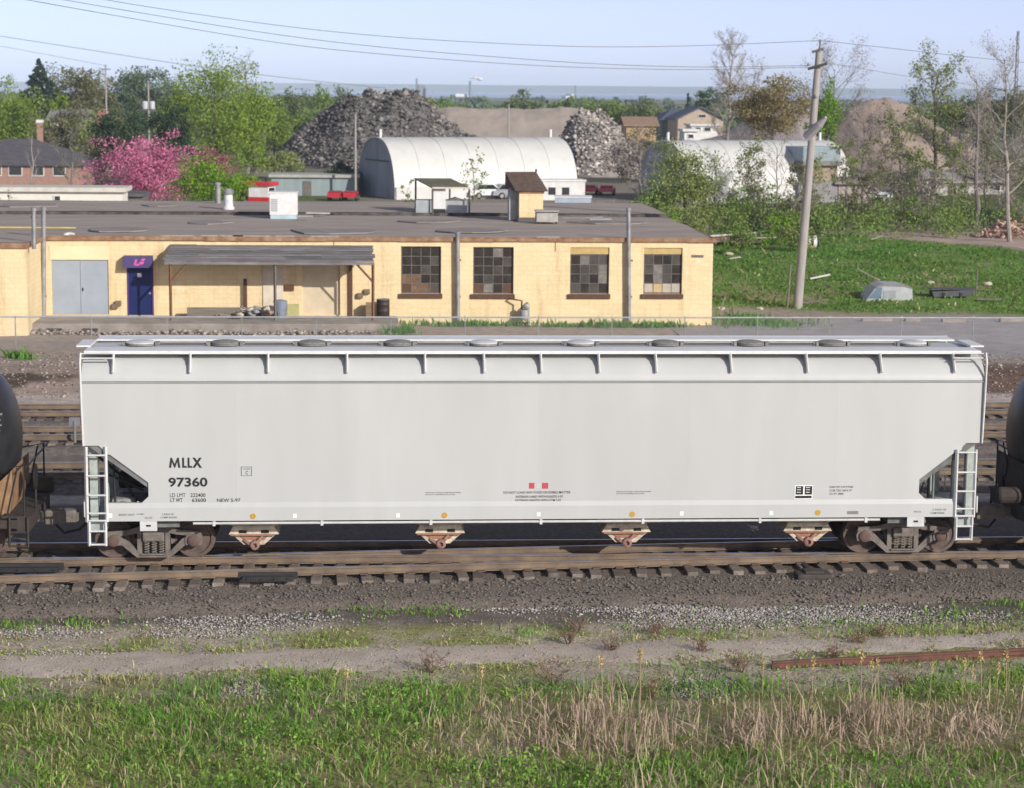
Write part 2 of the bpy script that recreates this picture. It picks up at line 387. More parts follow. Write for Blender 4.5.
# switch stand between the sidings
p = PZ(75, 446, -.3)
t = thing('switch_stand', 'small grey switch stand between the sidings by the hopper ladder', 'switch stand', (p[0], p[1], -.3))
MB().cbox(0, 0, .05, .5, .3, .1).build('base', m_dark, t); MB().tube([(0, 0, .1), (0, 0, .75)], .045, 8).build('post', M('grey_steel', (.2, .2, .21)), t)
MB().box(-.16, .16, -.01, .01, .6, .85).build('target', MATS['grey_steel'], t)

# loose stones: white spill by the shoulder + dark ballast stones
def stones(name, P, size, mat, props='stuff', parent=None, sq=.6):
    n = len(P); base = np.array([(1, 0, 0), (-1, 0, 0), (0, 1, 0), (0, -1, 0), (0, 0, 1), (0, 0, -1)], float)
    tri = np.array([(0, 2, 4), (2, 1, 4), (1, 3, 4), (3, 0, 4), (2, 0, 5), (1, 2, 5), (3, 1, 5), (0, 3, 5)])
    s = size * np.exp(rng.normal(0, .35, (n, 1, 1))); V = base[None] * s * rng.uniform(.55, 1.25, (n, 6, 1)); V[:, :, 2] *= sq
    A = rng.uniform(0, 6.28, n); c, s_ = np.cos(A)[:, None], np.sin(A)[:, None]
    T = rng.uniform(-.7, .7, n); ct, st = np.cos(T)[:, None], np.sin(T)[:, None]
    y_, z_ = V[..., 1] * ct - V[..., 2] * st, V[..., 1] * st + V[..., 2] * ct; x_ = V[..., 0]
    V = np.stack([x_ * c - y_ * s_, x_ * s_ + y_ * c, z_], -1) + P[:, None]
    me = bpy.data.meshes.new(name); co = V.reshape(-1, 3).astype(np.float32)
    f = (tri[None] + 6 * np.arange(n)[:, None, None]).reshape(-1, 3).astype(np.int32)
    me.vertices.add(len(co)); me.vertices.foreach_set('co', co.reshape(-1)); me.loops.add(f.size); me.loops.foreach_set('vertex_index', f.reshape(-1))
    me.polygons.add(len(f)); me.polygons.foreach_set('loop_start', np.arange(0, f.size, 3, dtype=np.int32)); me.update(calc_edges=True); me.materials.append(mat)
    return stuff(ob(name, me, parent))
def patch(n, ells):
    """points scattered in blobs given in photo pixels: (px, py, half-width, half-height)."""
    out = []; wt = np.array([e[2] * e[3] for e in ells], float); wt /= wt.sum()
    for e, k in zip(ells, (wt * n).astype(int)):
        r_ = np.sqrt(rng.uniform(0, 1, k)) * np.exp(rng.normal(0, .18, k)); a_ = rng.uniform(0, 6.28, k)
        for px, py in zip(e[0] + e[2] * r_ * np.cos(a_), e[1] + e[3] * r_ * np.sin(a_)):
            out.append(zp(px, py, GZ))
    return np.array(out)
def on_ground(xy, dz=0.0):
    z = ground_z(xy[:, 0], xy[:, 1]); return np.column_stack([xy, z + dz])
m_wstone = M('white_stone', (.42, .395, .36), (.22, .20, .18), scale=30, rough=.9, island=.55, spec=.1)
pw = patch(17000, [(245, 622, 90, 9), (200, 632, 60, 6), (510, 606, 70, 8), (620, 604, 90, 10), (720, 606, 110, 14), (800, 612, 130, 12), (960, 590, 90, 8), (40, 632, 60, 6), (700, 622, 90, 8),
                  (250, 690, 30, 10), (60, 655, 60, 4), (700, 690, 40, 16), (1000, 640, 40, 6), (900, 618, 130, 8)])
stones('gravel', on_ground(pw, .012), .024, m_wstone)
xy = np.column_stack([rng.uniform(-15, 15, 9000), rng.uniform(-5.0, -2.2, 9000)]); xy[:, 1] *= 1 - .17 * (xy[:, 0] + 11) / 22; ylx = -3.95 * (1 - .17 * (xy[:, 0] + 11) / 22); e = sstep(0, .7, xy[:, 1] - ylx + .7)
stones('gravel', np.column_stack([xy, GZ - .05 + (-.25 - GZ + .05) * e + .012]), .03, M('ballast_stone', (.18, .155, .135), (.125, .108, .095), scale=20, rough=.95, island=.3, spec=.05))
xy = np.column_stack([rng.uniform(-30, 34, 9000), rng.uniform(26, 36, 9000)])
stones('rubble', on_ground(xy, .01), .05, M('soil_stone', (.34, .29, .25), (.2, .15, .12), scale=9, rough=.9, island=.5))
# ================================================================== HOPPER CAR
HW = 1.6
def hp(px, py, Y=-HW): p = PY(px, py, Y); return float(p[0]), float(p[2])
m_white = M('car_white', (.49, .495, .482), (.452, .457, .443), scale=.9, rough=.42, bump=.05, bscale=1.1, stretch=(1, 1, .22), objrand=.012, spec=.45, detail=7)
m_white2 = M('car_white_trim', (.60, .60, .59), (.50, .50, .485), scale=5, rough=.5, detail=7)
m_cream = M('gate_cream', (.66, .60, .46), (.36, .29, .21), scale=5, rough=.7, detail=8)
m_red = M('gate_red', (.36, .17, .10), (.24, .13, .09), scale=9, rough=.75)
m_pink = M('outlet_pink', (.36, .19, .155), (.17, .10, .085), scale=14, rough=.8)
m_truck = M('truck_iron', (.20, .175, .15), (.125, .105, .09), scale=6, rough=.8, bump=.25, bscale=25, detail=8)
m_wheel = M('wheel_rust', (.14, .095, .075), (.085, .065, .058), scale=8, rough=.75)
m_jbox = M('journal_rust', (.145, .085, .07), (.10, .07, .06), scale=12, rough=.85)
m_black = M('black_paint', (.012, .012, .013), (.02, .02, .02), scale=4, rough=.6)
m_slope_shade = M('slope_shade_grey', (.20, .205, .20), (.10, .10, .095), scale=3, rough=.8, detail=8)  # slope sheets and underframe: shadow of the open ends put into the grey
m_post = M('post_green_grey', (.42, .47, .43), (.30, .33, .30), scale=6, rough=.6)
m_orange = M('orange_dot', (.52, .30, .04), (.42, .24, .04), scale=40, rough=.6)
m_wdot = M('white_sticker', (.85, .85, .82))
m_hgrey = M('hatch_grey', (.25, .24, .21), (.16, .15, .135), scale=10, rough=.7)
hop = thing('hopper_car', 'long white covered hopper rail car lettered MLLX 97360', 'rail car', (0, 0, 0))
xL, zS = hp(81, 382); xR, _ = hp(985, 381); zSeam = zS
Zb = 1.36; zsill = .97
XL, XR = xL, xR
LEN = XR - XL
# side sheets: six plates a side, with a 3 mm joint between them
def side_poly(x0, x1):
    d = .0004
    if x0 <= XL + .01:
        return [(XL, zSeam), (XL, 2.60), (XL + .34, 2.60), (XL + .42, 2.52), (XL + .44, 2.44), (XL + .58, 2.40), (XL + 1.37, 1.80), (XL + 1.37, 1.50), (XL + 1.22, Zb), (x1 - d, Zb), (x1 - d, zSeam)]
    if x1 >= XR - .01:
        return [(x0 + d, zSeam), (x0 + d, Zb), (XR - 1.22, Zb), (XR - 1.37, 1.50), (XR - 1.37, 1.80), (XR - .60, 2.40), (XR - .46, 2.44), (XR - .44, 2.52), (XR - .36, 2.60), (XR, 2.60), (XR, zSeam)]
    return [(x0 + d, zSeam), (x0 + d, Zb), (x1 - d, Zb), (x1 - d, zSeam)]
cuts = [XL + LEN * k / 6 for k in range(7)]
for sy in (-1, 1):
    for k in range(6):
        MB().prism(side_poly(cuts[k], cuts[k + 1]), 'y', sy * (HW - .03), sy * HW).build('side_panel', m_white, hop)
# inner hopper body (slope sheets)
MB().prism([(XL + .05, zSeam - .01), (XL + .05, 2.63), (XL + 1.75, 1.40), (XR - 1.75, 1.40), (XR - .05, 2.63), (XR - .05, zSeam - .01)], 'y', -HW + .034, HW - .034).build('slope_sheet', m_slope_shade, hop)
# roof: curved shell + seam flange
arc = [(-HW, zSeam), (-HW, zSeam + .06), (-1.56, 4.10), (-1.47, 4.24), (-1.33, 4.36), (-1.1, 4.45), (-.8, 4.50), (-.4, 4.53), (0, 4.54)]
arc = arc + [(-u, v) for u, v in arc[-2::-1]]
arc = [(u, v + .014) for u, v in arc]
MB().prism(arc, 'x', XL + .01, XR - .01).build('roof', m_white, hop, smooth=True)
m = MB()
for sy in (-1, 1): m.prism([(sy * (HW - .02), zSeam - .022), (sy * (HW + .028), zSeam - .022), (sy * (HW + .028), zSeam + .008), (sy * (HW - .02), zSeam + .008)], 'x', XL, XR)
m.build('seam_flange', M('seam_grey', (.30, .32, .31)), hop)
# running boards
zrb = 4.56
m_rb = M('running_board_grey', (.70, .70, .695), (.62, .62, .615), scale=4, rough=.55)
for sy in (-1, 1):
    y0, y1 = sorted((sy * .72, sy * 1.40))
    b = MB().box(XL + .05, XR - .05, y0, y1, zrb, zrb + .035)
    b.box(XL + .05, XR - .05, sy * 1.40 - .012, sy * 1.40 + .012, zrb - .03, zrb + .04)
    rb = b.build('running_board', m_rb, hop)
# brackets under the running boards
bpx = (113, 190, 268, 347, 425, 484, 541, 599, 656, 731, 807, 881, 954)
for px in bpx:
    x = hp(px, 360, -1.5)[0]
    for sy in (-1, 1):
        m = MB().prism([(sy * 1.40, zrb - .005), (sy * 1.40, zrb - .06), (sy * 1.635, 4.17), (sy * 1.60, 4.14), (sy * 1.50, 4.2), (sy * 1.2, 4.42), (sy * 1.0, zrb - .005)], 'x', x - .012, x + .012)
        m.box(x - .035, x + .035, sy * 1.62 - .012, sy * 1.62 + .012, 4.16, zrb - .03) if False else m.bar((x, sy * 1.41, zrb - .02), (x, sy * 1.62, 4.16), .036)
        m.build('bracket', m_white2, hop)
# end grab rails at roof corners and end platforms
for sx, X in ((-1, XL), (1, XR)):
    for sy in (-1, 1):
        m = MB()
        a_, b_ = sorted((X, X - sx * .68))
        m.tube([(a_, sy * 1.57, zrb - .10), (b_, sy * 1.57, zrb - .10)], .018, 6); m.tube([(a_, sy * 1.57, zrb + .0), (b_, sy * 1.57, zrb + .0)], .014, 6)
        m.tube([(X, sy * 1.59, zrb + .02), (X + sx * .01, sy * 1.645, zrb - .2), (X + sx * .0, sy * 1.645, 3.6), (X - sx * .02, sy * 1.62, 2.6)], .026, 6)
        m.build('corner_rail', m_white2, hop)
    a_, b_ = sorted((X - sx * .1, X + sx * .2))
    MB().box(a_, b_, -.75, .35, zrb + .04, zrb + .075).build('end_platform', m_rb, hop)
# hatches on the centre line with a coaming bar between them
hpx = (140, 225, 312, 398, 484, 581, 666, 751, 833, 914)
HX_ = []
m_hring = M('hatch_ring', (.13, .125, .12), (.2, .19, .18), scale=10, rough=.7)
for i, px in enumerate(hpx):
    x = hp(px, 341, -.15)[0]; HX_.append(x)
    white = i in (0, 4, 5, 9)
    h = MB().lathe((x, 0, 0), [(.31, 4.55), (.33, 4.565), (.33, 4.60), (.31, 4.61)], 28).build('hatch', m_hring if not white else m_hgrey, hop, smooth=True)
    prof = [(.33, 4.608), (.33, 4.625), (.27, 4.65), (.1, 4.66), (.0, 4.66)]
    MB().lathe((x, 0, 0), prof, 28).build('lid', m_white2 if white else m_hgrey, h, smooth=True)
    m = MB()
    for q in (-1, 1): m.cbox(x + q * .35, -.12, 4.60, .06, .1, .09)
    m.build('clamp', m_hring if white else m_hgrey, h)
b = MB()
for i in range(9): b.box(HX_[i] + .42, HX_[i + 1] - .42, -.05, .05, 4.60, 4.63)
cb = b.build('hatch_coaming', m_white2, hop); b = MB()
for i in range(9): b.box(HX_[i] + .42, HX_[i + 1] - .42, -.075, -.052, 4.575, 4.62)
b.build('coaming_gasket', M('gasket', (.12, .10, .08)), cb)
# side sills
sx0, sx1 = hp(105, 512)[0], hp(955, 510)[0]
for sy in (-1, 1):
    MB().prism([(sy * 1.50, zsill), (sy * (HW + .03), zsill), (sy * (HW + .03), Zb - .10), (sy * (HW + .004), Zb + .0), (sy * 1.50, Zb + .0)], 'x', sx0, sx1).build('side_sill', m_white, hop)
    # brake pipe below sill
    x0, x1 = hp(193, 525)[0], hp(880, 523)[0]
    bp_ = MB().tube([(x0, sy * 1.57, .905), (x1, sy * 1.57, .905)], .028, 8).build('side_pipe', m_white2, hop)
    m = MB()
    for px in (214, 322, 431, 541, 643, 760, 866):
        xx = hp(px, 525)[0]; m.box(xx - .03, xx + .03, sy * 1.57 - .035, sy * 1.57 + .035, .85, .968)
    m.build('pipe_hanger', m_white2, bp_)
    # jacking pads
    for px0, px1 in ((140, 157), (907, 924)):
        a_, b_ = hp(px0, 520)[0], hp(px1, 520)[0]; jp = MB().box(a_, b_, sy * 1.60 - .02, sy * 1.60 + .02, .755, .968).build('jacking_pad', m_white2, hop)
        c_ = (a_ + b_) / 2; MB().box(c_ - .05, c_ + .05, sy * 1.622 - .003, sy * 1.622 + .003, .85, .89).build('slot', m_black, jp)
# ladders
for sx in (-1, 1):
    for sy in (-1, 1):
        if sx < 0: xa, xb = XL + .075, XL + .485
        else: xa, xb = XR - .565, XR - .15
        zt = 2.58 if sx < 0 else 2.46
        ld = thing_l = MB()
        for xx in (xa, xb): ld.bar((xx, sy * 1.635, .96), (xx, sy * 1.635, zt), .055)
        o = ld.build('ladder', m_white2, hop)
        m = MB()
        for xx, dx in ((xa, .035), (xb, -.03)): m.bar((xx + dx, sy * 1.63, .44), (xx + dx, sy * 1.63, 1.0), .05)
        m.build('step_stile', m_white2, o)
        for zr in (2.40, 1.96, 1.54, 1.15, .99):
            MB().tube([(xa, sy * 1.65, zr), (xb, sy * 1.65, zr)], .022, 6).build('rung', m_white2, o)
        for zr in (.76, .47): MB().tube([(xa + .03, sy * 1.64, zr), (xb - .03, sy * 1.64, zr)], .024, 6).build('rung', m_white2, o)
# end structure: corner posts, end sill, bolster, centre sill, coupler
MB().box(XL + .3, XR - .3, -.33, .33, .62, 1.0).build('centre_sill', m_slope_shade, hop)
for sx, X in ((-1, XL), (1, XR)):
    for sy in (-1, 1):
        a_, b_ = sorted((X - sx * .12, X - sx * .30)); MB().box(a_, b_, sy * 1.36 - .07, sy * 1.36 + .07, .96, 2.62).build('end_post', m_post, hop)
        a_, b_ = sorted((X - sx * .36, X - sx * .46)); MB().box(a_, b_, sy * .9 - .05, sy * .9 + .05, .96, 2.6).build('end_post', m_post, hop)
    a_, b_ = sorted((X - sx * .1, X - sx * .45)); MB().box(a_, b_, -1.5, 1.5, .72, .955).build('end_sill', m_post, hop)
    a_, b_ = sorted((X - sx * 1.15, X - sx * 2.0)); MB().box(a_, b_, -1.45, 1.45, .80, 1.1).build('bolster', m_slope_shade, hop)
    a_, b_ = sorted((X - sx * .45, X - sx * 1.9)); MB().box(a_, b_, -1.5, 1.5, .958, 1.0).build('end_deck', m_slope_shade, hop)
    m = MB(); a_, b_ = sorted((X, X + sx * .42)); m.box(a_, b_, -.09, .09, .66, .86)
    m.bbox(*sorted((X + sx * .36, X + sx * .72)), -.17, .17, .60, .92, .05); m.build('coupler', m_truck, hop)
    m = MB(); m.tube([(X, -.35, .8), (X + sx * .25, -.4, .55), (X + sx * .6, -.3, .45), (X + sx * .8, -.15, .6)], .03, 6); m.build('air_hose', m_black, hop)
    m = MB(); m.tube([(X + sx * .02, -1.3, 1.0), (X + sx * .02, -1.3, 1.35), (X + sx * .02, 1.3, 1.35), (X + sx * .02, 1.3, 1.0)], .02, 6); m.build('end_grab_rail', m_white2, hop)
# brake gear in the open end over the left truck
m = MB(); m.bbox(XL + .52, XL + 1.02, -1.05, -.45, 1.02, 1.34, .06); m.lathe((XL + .78, -1.05, 1.18), [(.13, 0), (.13, .12), (.08, .16), (.02, .17)], 14, 'y')
m.build('air_reservoir', M('dusty_grey', (.36, .36, .34), (.22, .21, .2), scale=7, rough=.8), hop)
m = MB(); m.lathe((XL + 1.12, -1.40, 1.0), [(.03, 0), (.03, .16), (.07, .17), (.06, .27), (.02, .28), (.02, .36)], 10); m.build('brake_valve', m_white2, hop)
m = MB(); m.lathe((XL + .9, -.2, 1.62), [(.17, -.3), (.2, -.25), (.2, .25), (.17, .3)], 16, 'x'); m.tube([(XL + .2, -.6, 2.2), (XL + .7, -.7, 1.8), (XL + 1.1, -.8, 1.1)], .03, 6)
m.tube([(XL + .6, -1.2, 2.3), (XL + .62, -1.2, 1.3)], .025, 6); m.tube([(XL + .35, -.9, 1.9), (XL + 1.2, -.9, 1.5)], .025, 6); m.build('brake_cylinder', m_black, hop)
m = MB(); m.tube([(XR - 1.3, -.9, 1.0), (XR - .9, -.9, 2.0)], .03, 6); m.tube([(XR - .95, -1.2, 1.0), (XR - .95, -1.2, 2.1)], .035, 6); m.tube([(XR - .8, -.3, 1.0), (XR - .8, -.3, 2.3)], .04, 6)
m.build('brake_rod', m_slope_shade, hop)
# outlet gates
for px in (254, 440, 626, 807):
    x = hp(px, 535, -1.0)[0]
    m = MB()
    a8 = [(-.86, zsill + .06), (.86, zsill + .06), (.42, .70), (-.42, .70)]
    vs = [(x - .95, -1.45, 1.05), (x + .95, -1.45, 1.05), (x + .95, 1.45, 1.05), (x - .95, 1.45, 1.05), (x - .40, -1.0, .70), (x + .40, -1.0, .70), (x + .40, 1.0, .70), (x - .40, 1.0, .70)]
    m.add(vs, [(3, 2, 1, 0), (4, 5, 6, 7), (0, 1, 5, 4), (1, 2, 6, 5), (2, 3, 7, 6), (3, 0, 4, 7)])
    g = m.build('outlet_gate', m_cream, hop)
    m = MB(); m.prism([(x - .44, .735), (x + .44, .735), (x + .54, .55), (x - .54, .55)], 'y', -1.06, 1.06); m.build('gate_frame', m_cream, g)
    m = MB()
    for q in (-.24, .24): m.box(x + q - .085, x + q + .085, -1.064, -1.05, .575, .645)
    m.build('gate_slot', m_black, g)
    m = MB(); m.prism([(x - .48, .548), (x + .48, .548), (x + .22, .31), (x - .22, .31)], 'y', -1.0, 1.0); m.build('gate_tray', m_cream, g)
    m = MB(); m.prism([(x - .30, .50), (x + .30, .50), (x + .22, .42), (x - .20, .42)], 'y', -1.02, -.99); m.box(x - .5, x + .45, -1.085, -1.06, .52, .555); m.build('red_band', m_red, g)
    m = MB(); m.lathe((x + .02, -.95, .315), [(.09, 0), (.105, .05), (.105, .16), (.08, .18), (.05, .181), (.05, .12)], 16, 'y'); m.tube([(x - .22, -1.01, .42), (x - .05, -1.06, .30)], .04, 6); m.tube([(x + .18, -1.03, .50), (x + .05, -1.08, .36)], .04, 6)
    m.build('outlet_tube', m_pink, g, smooth=True)
# trucks
def wheelset(par, x):
    ws = MB().tube([(x, -1.0, .42), (x, 1.0, .42)], .075, 12).build('axle', m_truck, par)
    for sy in (-1, 1):
        prof = [(.06, -.09), (.12, -.09), (.14, -.03), (.33, -.01), (.36, -.045), (.42, -.05), (.42, .06), (.445, .075), (.445, .095), (.36, .095), (.33, .04), (.1, .05)]
        prof = [(r_, h) for r_, h in prof]
        if sy > 0: prof = [(r_, -h) for r_, h in prof][::-1]
        # lathe on the y axis runs towards -y with rising height
        MB().lathe((x, sy * .76, .42), [(r_, -h) for r_, h in prof][::-1] if sy < 0 else [(r_, h * -1) for r_, h in prof], 36, 'y').build('wheel', m_wheel, ws, smooth=True)
def truck(par, xc, half=.86, white_lip=True):
    for dx in (-half, half): wheelset(par, xc + dx)
    for sy in (-1, 1):
        y0, y1 = sorted((sy * .93, sy * 1.06))
        m = MB()
        # top chord (arched), bottom chord, columns
        top = [(-half - .17, .52), (-half - .14, .62), (-.55, .66), (-.30, .74), (.30, .74), (.55, .66), (half + .14, .62), (half + .17, .52), (half - .1, .53), (.48, .56), (.30, .60), (-.30, .60), (-.48, .56), (-half + .1, .53)]
        m.prism([(xc + u, v) for u, v in top], 'y', y0, y1)
        bot = [(-half + .12, .52), (-.62, .47), (-.30, .14), (.30, .14), (.62, .47), (half - .12, .52), (half - .12, .40), (.72, .36), (.36, .055), (-.36, .055), (-.72, .36), (-half + .12, .40)]
        m.prism([(xc + u, v) for u, v in bot], 'y', y0 - .004, y1 + .004)
        for u in (-.30, .30): m.box(xc + u - .05, xc + u + .05, y0 + .003, y1 - .003, .12, .64)
        o = m.build('side_frame', m_truck, par)
        for u in (-half, half): MB().prism([(xc + u + a_, b_) for a_, b_ in ((-.17, .33), (-.19, .45), (-.15, .56), (.15, .56), (.19, .45), (.17, .33))], 'y', sy * .90, sy * 1.09).build('pedestal', m_truck, o)
        for u in (-half, half):
            MB().lathe((xc + u, sy * 1.09, .43), [(.13, -.02 * 1), (.13, .03), (.10, .05), (.04, .055)] if sy < 0 else [(.04, -.055), (.10, -.05), (.13, -.03), (.13, .02)], 14, 'y').build('bearing_cap', m_jbox, o, smooth=True)
        MB().bbox(xc - .23, xc + .23, sy * 1.0 - .13, sy * 1.0 + .13, .42, .62, .03).build('bolster_end', m_truck, o)
        for k, u in enumerate((-.16, 0, .16)):
            m = MB(); m.tube([(xc + u + .055 * math.cos(t * 1.05), sy * 1.03 + .055 * math.sin(t * 1.05), .145 + .27 * t / 30) for t in range(31)], .017, 5); m.build('spring', m_truck, o)
        MB().box(xc - .27, xc + .27, sy * 1.0 - .11, sy * 1.0 + .11, .115, .142).build('spring_plank', m_truck, o)
    MB().box(xc - .2, xc + .2, -.93, .93, .45, .66).build('bolster_beam', m_truck, par)
    for s_ in (-1, 1): MB().box(xc + s_ * .40 - .05, xc + s_ * .40 + .05, -.8, .8, .30, .42).build('brake_beam', m_truck, par)
hx0, hx1 = hp(154, 545, -1.0)[0], hp(902, 540, -1.0)[0]
truck(hop, hx0); truck(hop, hx1)
# lettering
def text_mesh(s, size, mat, bold=0.0, sx=1.0):
    cu = bpy.data.curves.new('lettering', 'FONT'); cu.body = s; cu.size = size; cu.offset = bold; cu.extrude = .0012; cu.resolution_u = 3
    cu.space_character = 1.0
    t = bpy.data.objects.new('lettering', cu); COL.objects.link(t)
    dg = bpy.context.evaluated_depsgraph_get(); me = bpy.data.meshes.new_from_object(t.evaluated_get(dg)); bpy.data.objects.remove(t)
    me.name = 'lettering'
    n = len(me.vertices); co = np.zeros(n * 3, np.float32); me.vertices.foreach_get('co', co); co = co.reshape(-1, 3)
    if n: co[:, 0] -= co[:, 0].min(); co[:, 1] -= co[:, 1].min()
    co[:, 0] *= sx; me.vertices.foreach_set('co', co.reshape(-1)); me.update()
    me.materials.clear(); me.materials.append(mat); return me
m_letter = M('letter_black', (.018, .018, .02), (.03, .03, .03)); m_lgrey = M('letter_grey', (.14, .14, .14)); m_lred = M('placard_red', (.52, .06, .09), (.45, .07, .09), scale=20)
def letter(s, px0, py0, px1, py1, mat=m_letter, bold=0.0, y=-HW - .0035, par=None):
    """text whose box spans the given photo pixels on the car side (px0,py0 = bottom-left corner, px1, py1 = top-right)."""
    x0, z0 = hp(px0, py0); x1, z1 = hp(px1, py1)
    me = text_mesh(s, 1.0, mat, bold); n = len(me.vertices); co = np.zeros(n * 3, np.float32); me.vertices.foreach_get('co', co); co = co.reshape(-1, 3)
    co[:, 0] *= (x1 - x0) / max(co[:, 0].max(), 1e-6); co[:, 1] *= (z1 - z0) / max(co[:, 1].max(), 1e-6); me.vertices.foreach_set('co', co.reshape(-1)); me.update()
    return ob('lettering', me, par or hop, (x0, y, z0), (R(90), 0, 0))
for lx in (182.2, 187.6):
    x0, z0 = hp(lx, 467.8); x1, z1 = hp(lx + 4.4, 457.6); MB().prism([(x0, z0), (x1, z0), (x1, z0 + .042), (x0 + .044, z0 + .042), (x0 + .044, z1), (x0, z1)], 'y', -HW - .0045, -HW - .0025).build('lettering', m_letter, hop)
letter('X', 192.3, 467.8, 202, 457.6, bold=.05)
mx0, mz0 = hp(169, 467.8); mx1, mz1 = hp(180.3, 457.6); mw, mh = mx1 - mx0, mz1 - mz0
MB().prism([(mx0 + u * mw, mz0 + v * mh) for u, v in ((0, 0), (.13, 1), (.27, 1), (.5, .38), (.73, 1), (.87, 1), (1, 0), (.80, 0), (.735, .58), (.55, 0), (.45, 0), (.265, .58), (.20, 0))], 'y', -HW - .0045, -HW - .0025).build('lettering', m_letter, hop); letter('97360', 168.5, 487, 207.5, 477.2, bold=.03)
letter('LD LMT', 170, 497, 185.5, 493.2, m_letter); letter('222400', 190.5, 497, 205.5, 493.2, m_letter, .01)
letter('LT WT', 170.5, 502, 182.5, 498.2, m_letter, .01); letter('63600', 192, 502, 206, 498.2, m_letter, .01)
letter('NEW 5-97', 217, 502, 240.5, 498.4, m_letter, .01)
def plate(px0, py0, px1, py1, mat, name='stencil', y=-HW - .003, par=None, t=.002):
    x0, z0 = hp(px0, py0); x1, z1 = hp(px1, py1)
    return MB().box(x0, x1, y - t, y, z0, z1).build(name, mat, par or hop)
# small outlined box with a C, drawn as four strips
o = plate(241.2, 475.9, 251.6, 475.4, m_lgrey, 'stencil_frame')
for q in ((241.2, 467.1, 251.6, 466.6), (241.0, 475.9, 241.6, 466.6), (251.2, 475.9, 251.8, 466.6)): plate(*q, m_lgrey, 'stencil_frame', y=-HW - .0032)
letter('CODE', 243, 469.6, 250, 467.9, m_lgrey); letter('C', 245.6, 474.6, 248.2, 470.8, m_lgrey, .02)
# red placards and the three-line warning at mid car
plate(529, 488.6, 534.4, 482.8, m_lred, 'placard'); plate(542, 488.6, 548.2, 482.8, m_lred, 'placard'); plate(536.5, 488.2, 540.2, 483.4, M('placard_pale', (.52, .58, .54)), 'placard')
letter('DO NOT LOAD ANY FOOD OR EDIBLE MATTER', 503.5, 493.7, 570.5, 491.0, m_letter, .004)
letter('INTERIOR LINED WITH PLASITE 5-97', 516, 497.9, 563, 495.3, m_letter, .004)
letter('EXTERIOR PAINTED WITH DTM 5-97', 515.5, 501.6, 561, 499.0, m_letter, .004)
letter('KEEP HATCH COVERS CLOSED WHILE MOVING', 425.5, 493.2, 461, 492.0, m_lgrey); letter('DO NOT HAMMER ON GATES', 425.5, 495.2, 455, 494.0, m_lgrey)
letter('KEEP HATCH COVERS CLOSED WHILE MOVING', 616.5, 492.2, 651, 491.0, m_lgrey); letter('DO NOT HAMMER ON GATES', 616.5, 494.2, 644, 493.0, m_lgrey)
# consolidated stencil (white bordered black panels)
x0, z0 = hp(794.3, 499.2); x1, z1 = hp(812.6, 485.2)
sk = .02
def slant(u0, v0, u1, v1, mat, name, y, par=hop):
    p = [(x0 + u0 + sk * v0, z0 + v0), (x0 + u1 + sk * v0, z0 + v0), (x0 + u1 + sk * v1, z0 + v1), (x0 + u0 + sk * v1, z0 + v1)]
    return MB().prism(p, 'y', y - .002, y).build(name, mat, par)
W_, H_ = x1 - x0, z1 - z0
sp_ = slant(0, 0, W_, H_, m_wdot, 'stencil_panel', -HW - .003)
for a_, b_ in ((.03, .47), (.53, .97)): slant(W_ * a_ + .01, H_ * .33, W_ * b_, H_ * .94, m_letter, 'stencil_block', -HW - .0055, sp_)
slant(W_ * .04, H_ * .07, W_ * .96, H_ * .25, m_letter, 'stencil_block', -HW - .0055, sp_)
for a_ in (.12, .62):
    for b_ in (.50, .68, .84): slant(W_ * a_, H_ * b_ - .006, W_ * (a_ + .22), H_ * b_ + .006, m_wdot, 'stencil_line', -HW - .008, sp_)
letter('LOAD OUT 5-97 B 97360', 829.5, 487.9, 853, 485.8, m_lgrey, .01); letter('COR TEX 100 R 97', 829.5, 491.5, 852, 489.3, m_lgrey, .01); letter('CU FT 5800', 829.2, 494.8, 843.5, 492.7, m_lgrey, .01)
ys = -HW - .0335
letter('2 AXLE OF', 162, 514.8, 174, 513, m_lgrey, .01, ys); letter('COMP SHOES', 160.6, 518, 177, 516.2, m_lgrey, .01, ys)
letter('2 AXLE OF', 932, 510.2, 946, 508.3, m_lgrey, .01, ys); letter('COMP SHOES', 930, 513.6, 944, 511.8, m_lgrey, .01, ys); letter('TRUCK', 913, 512.2, 921, 510.6, m_lgrey, 0, ys)
letter('REPORT HEAVY', 119, 515.6, 135, 513.4, m_lgrey, 0, ys); letter('LUBE', 137, 514.6, 144, 513, m_lgrey, 0, ys); letter('OIL 5-97', 145, 518.6, 152.5, 516.6, m_lgrey, 0, ys)
for px, py in ((253, 516), (444.5, 515), (632, 514), (817.5, 512.3)):
    x_, z_ = hp(px, py); MB().lathe((x_, -HW - .030, z_), [(.062, 0), (.062, .006)], 18, 'y').build('lube_dot', m_orange, hop)
for px, py in ((295, 515.5), (398, 515.2), (538.6, 514), (681.5, 513.2), (771, 512.8), (110.5, 515.4)):
    x_, z_ = hp(px, py); MB().box(x_ - .04, x_ + .04, -HW - .034, -HW - .03, z_ - .045, z_ + .045).build('sticker', m_wdot, hop)
x_, z_ = hp(852.5, 512.3); sp2 = MB().box(x_ - .12, x_ + .12, -HW - .036, -HW - .03, z_ - .035, z_ + .035).build('tag_holder', M('tag_grey', (.25, .24, .23)), hop)

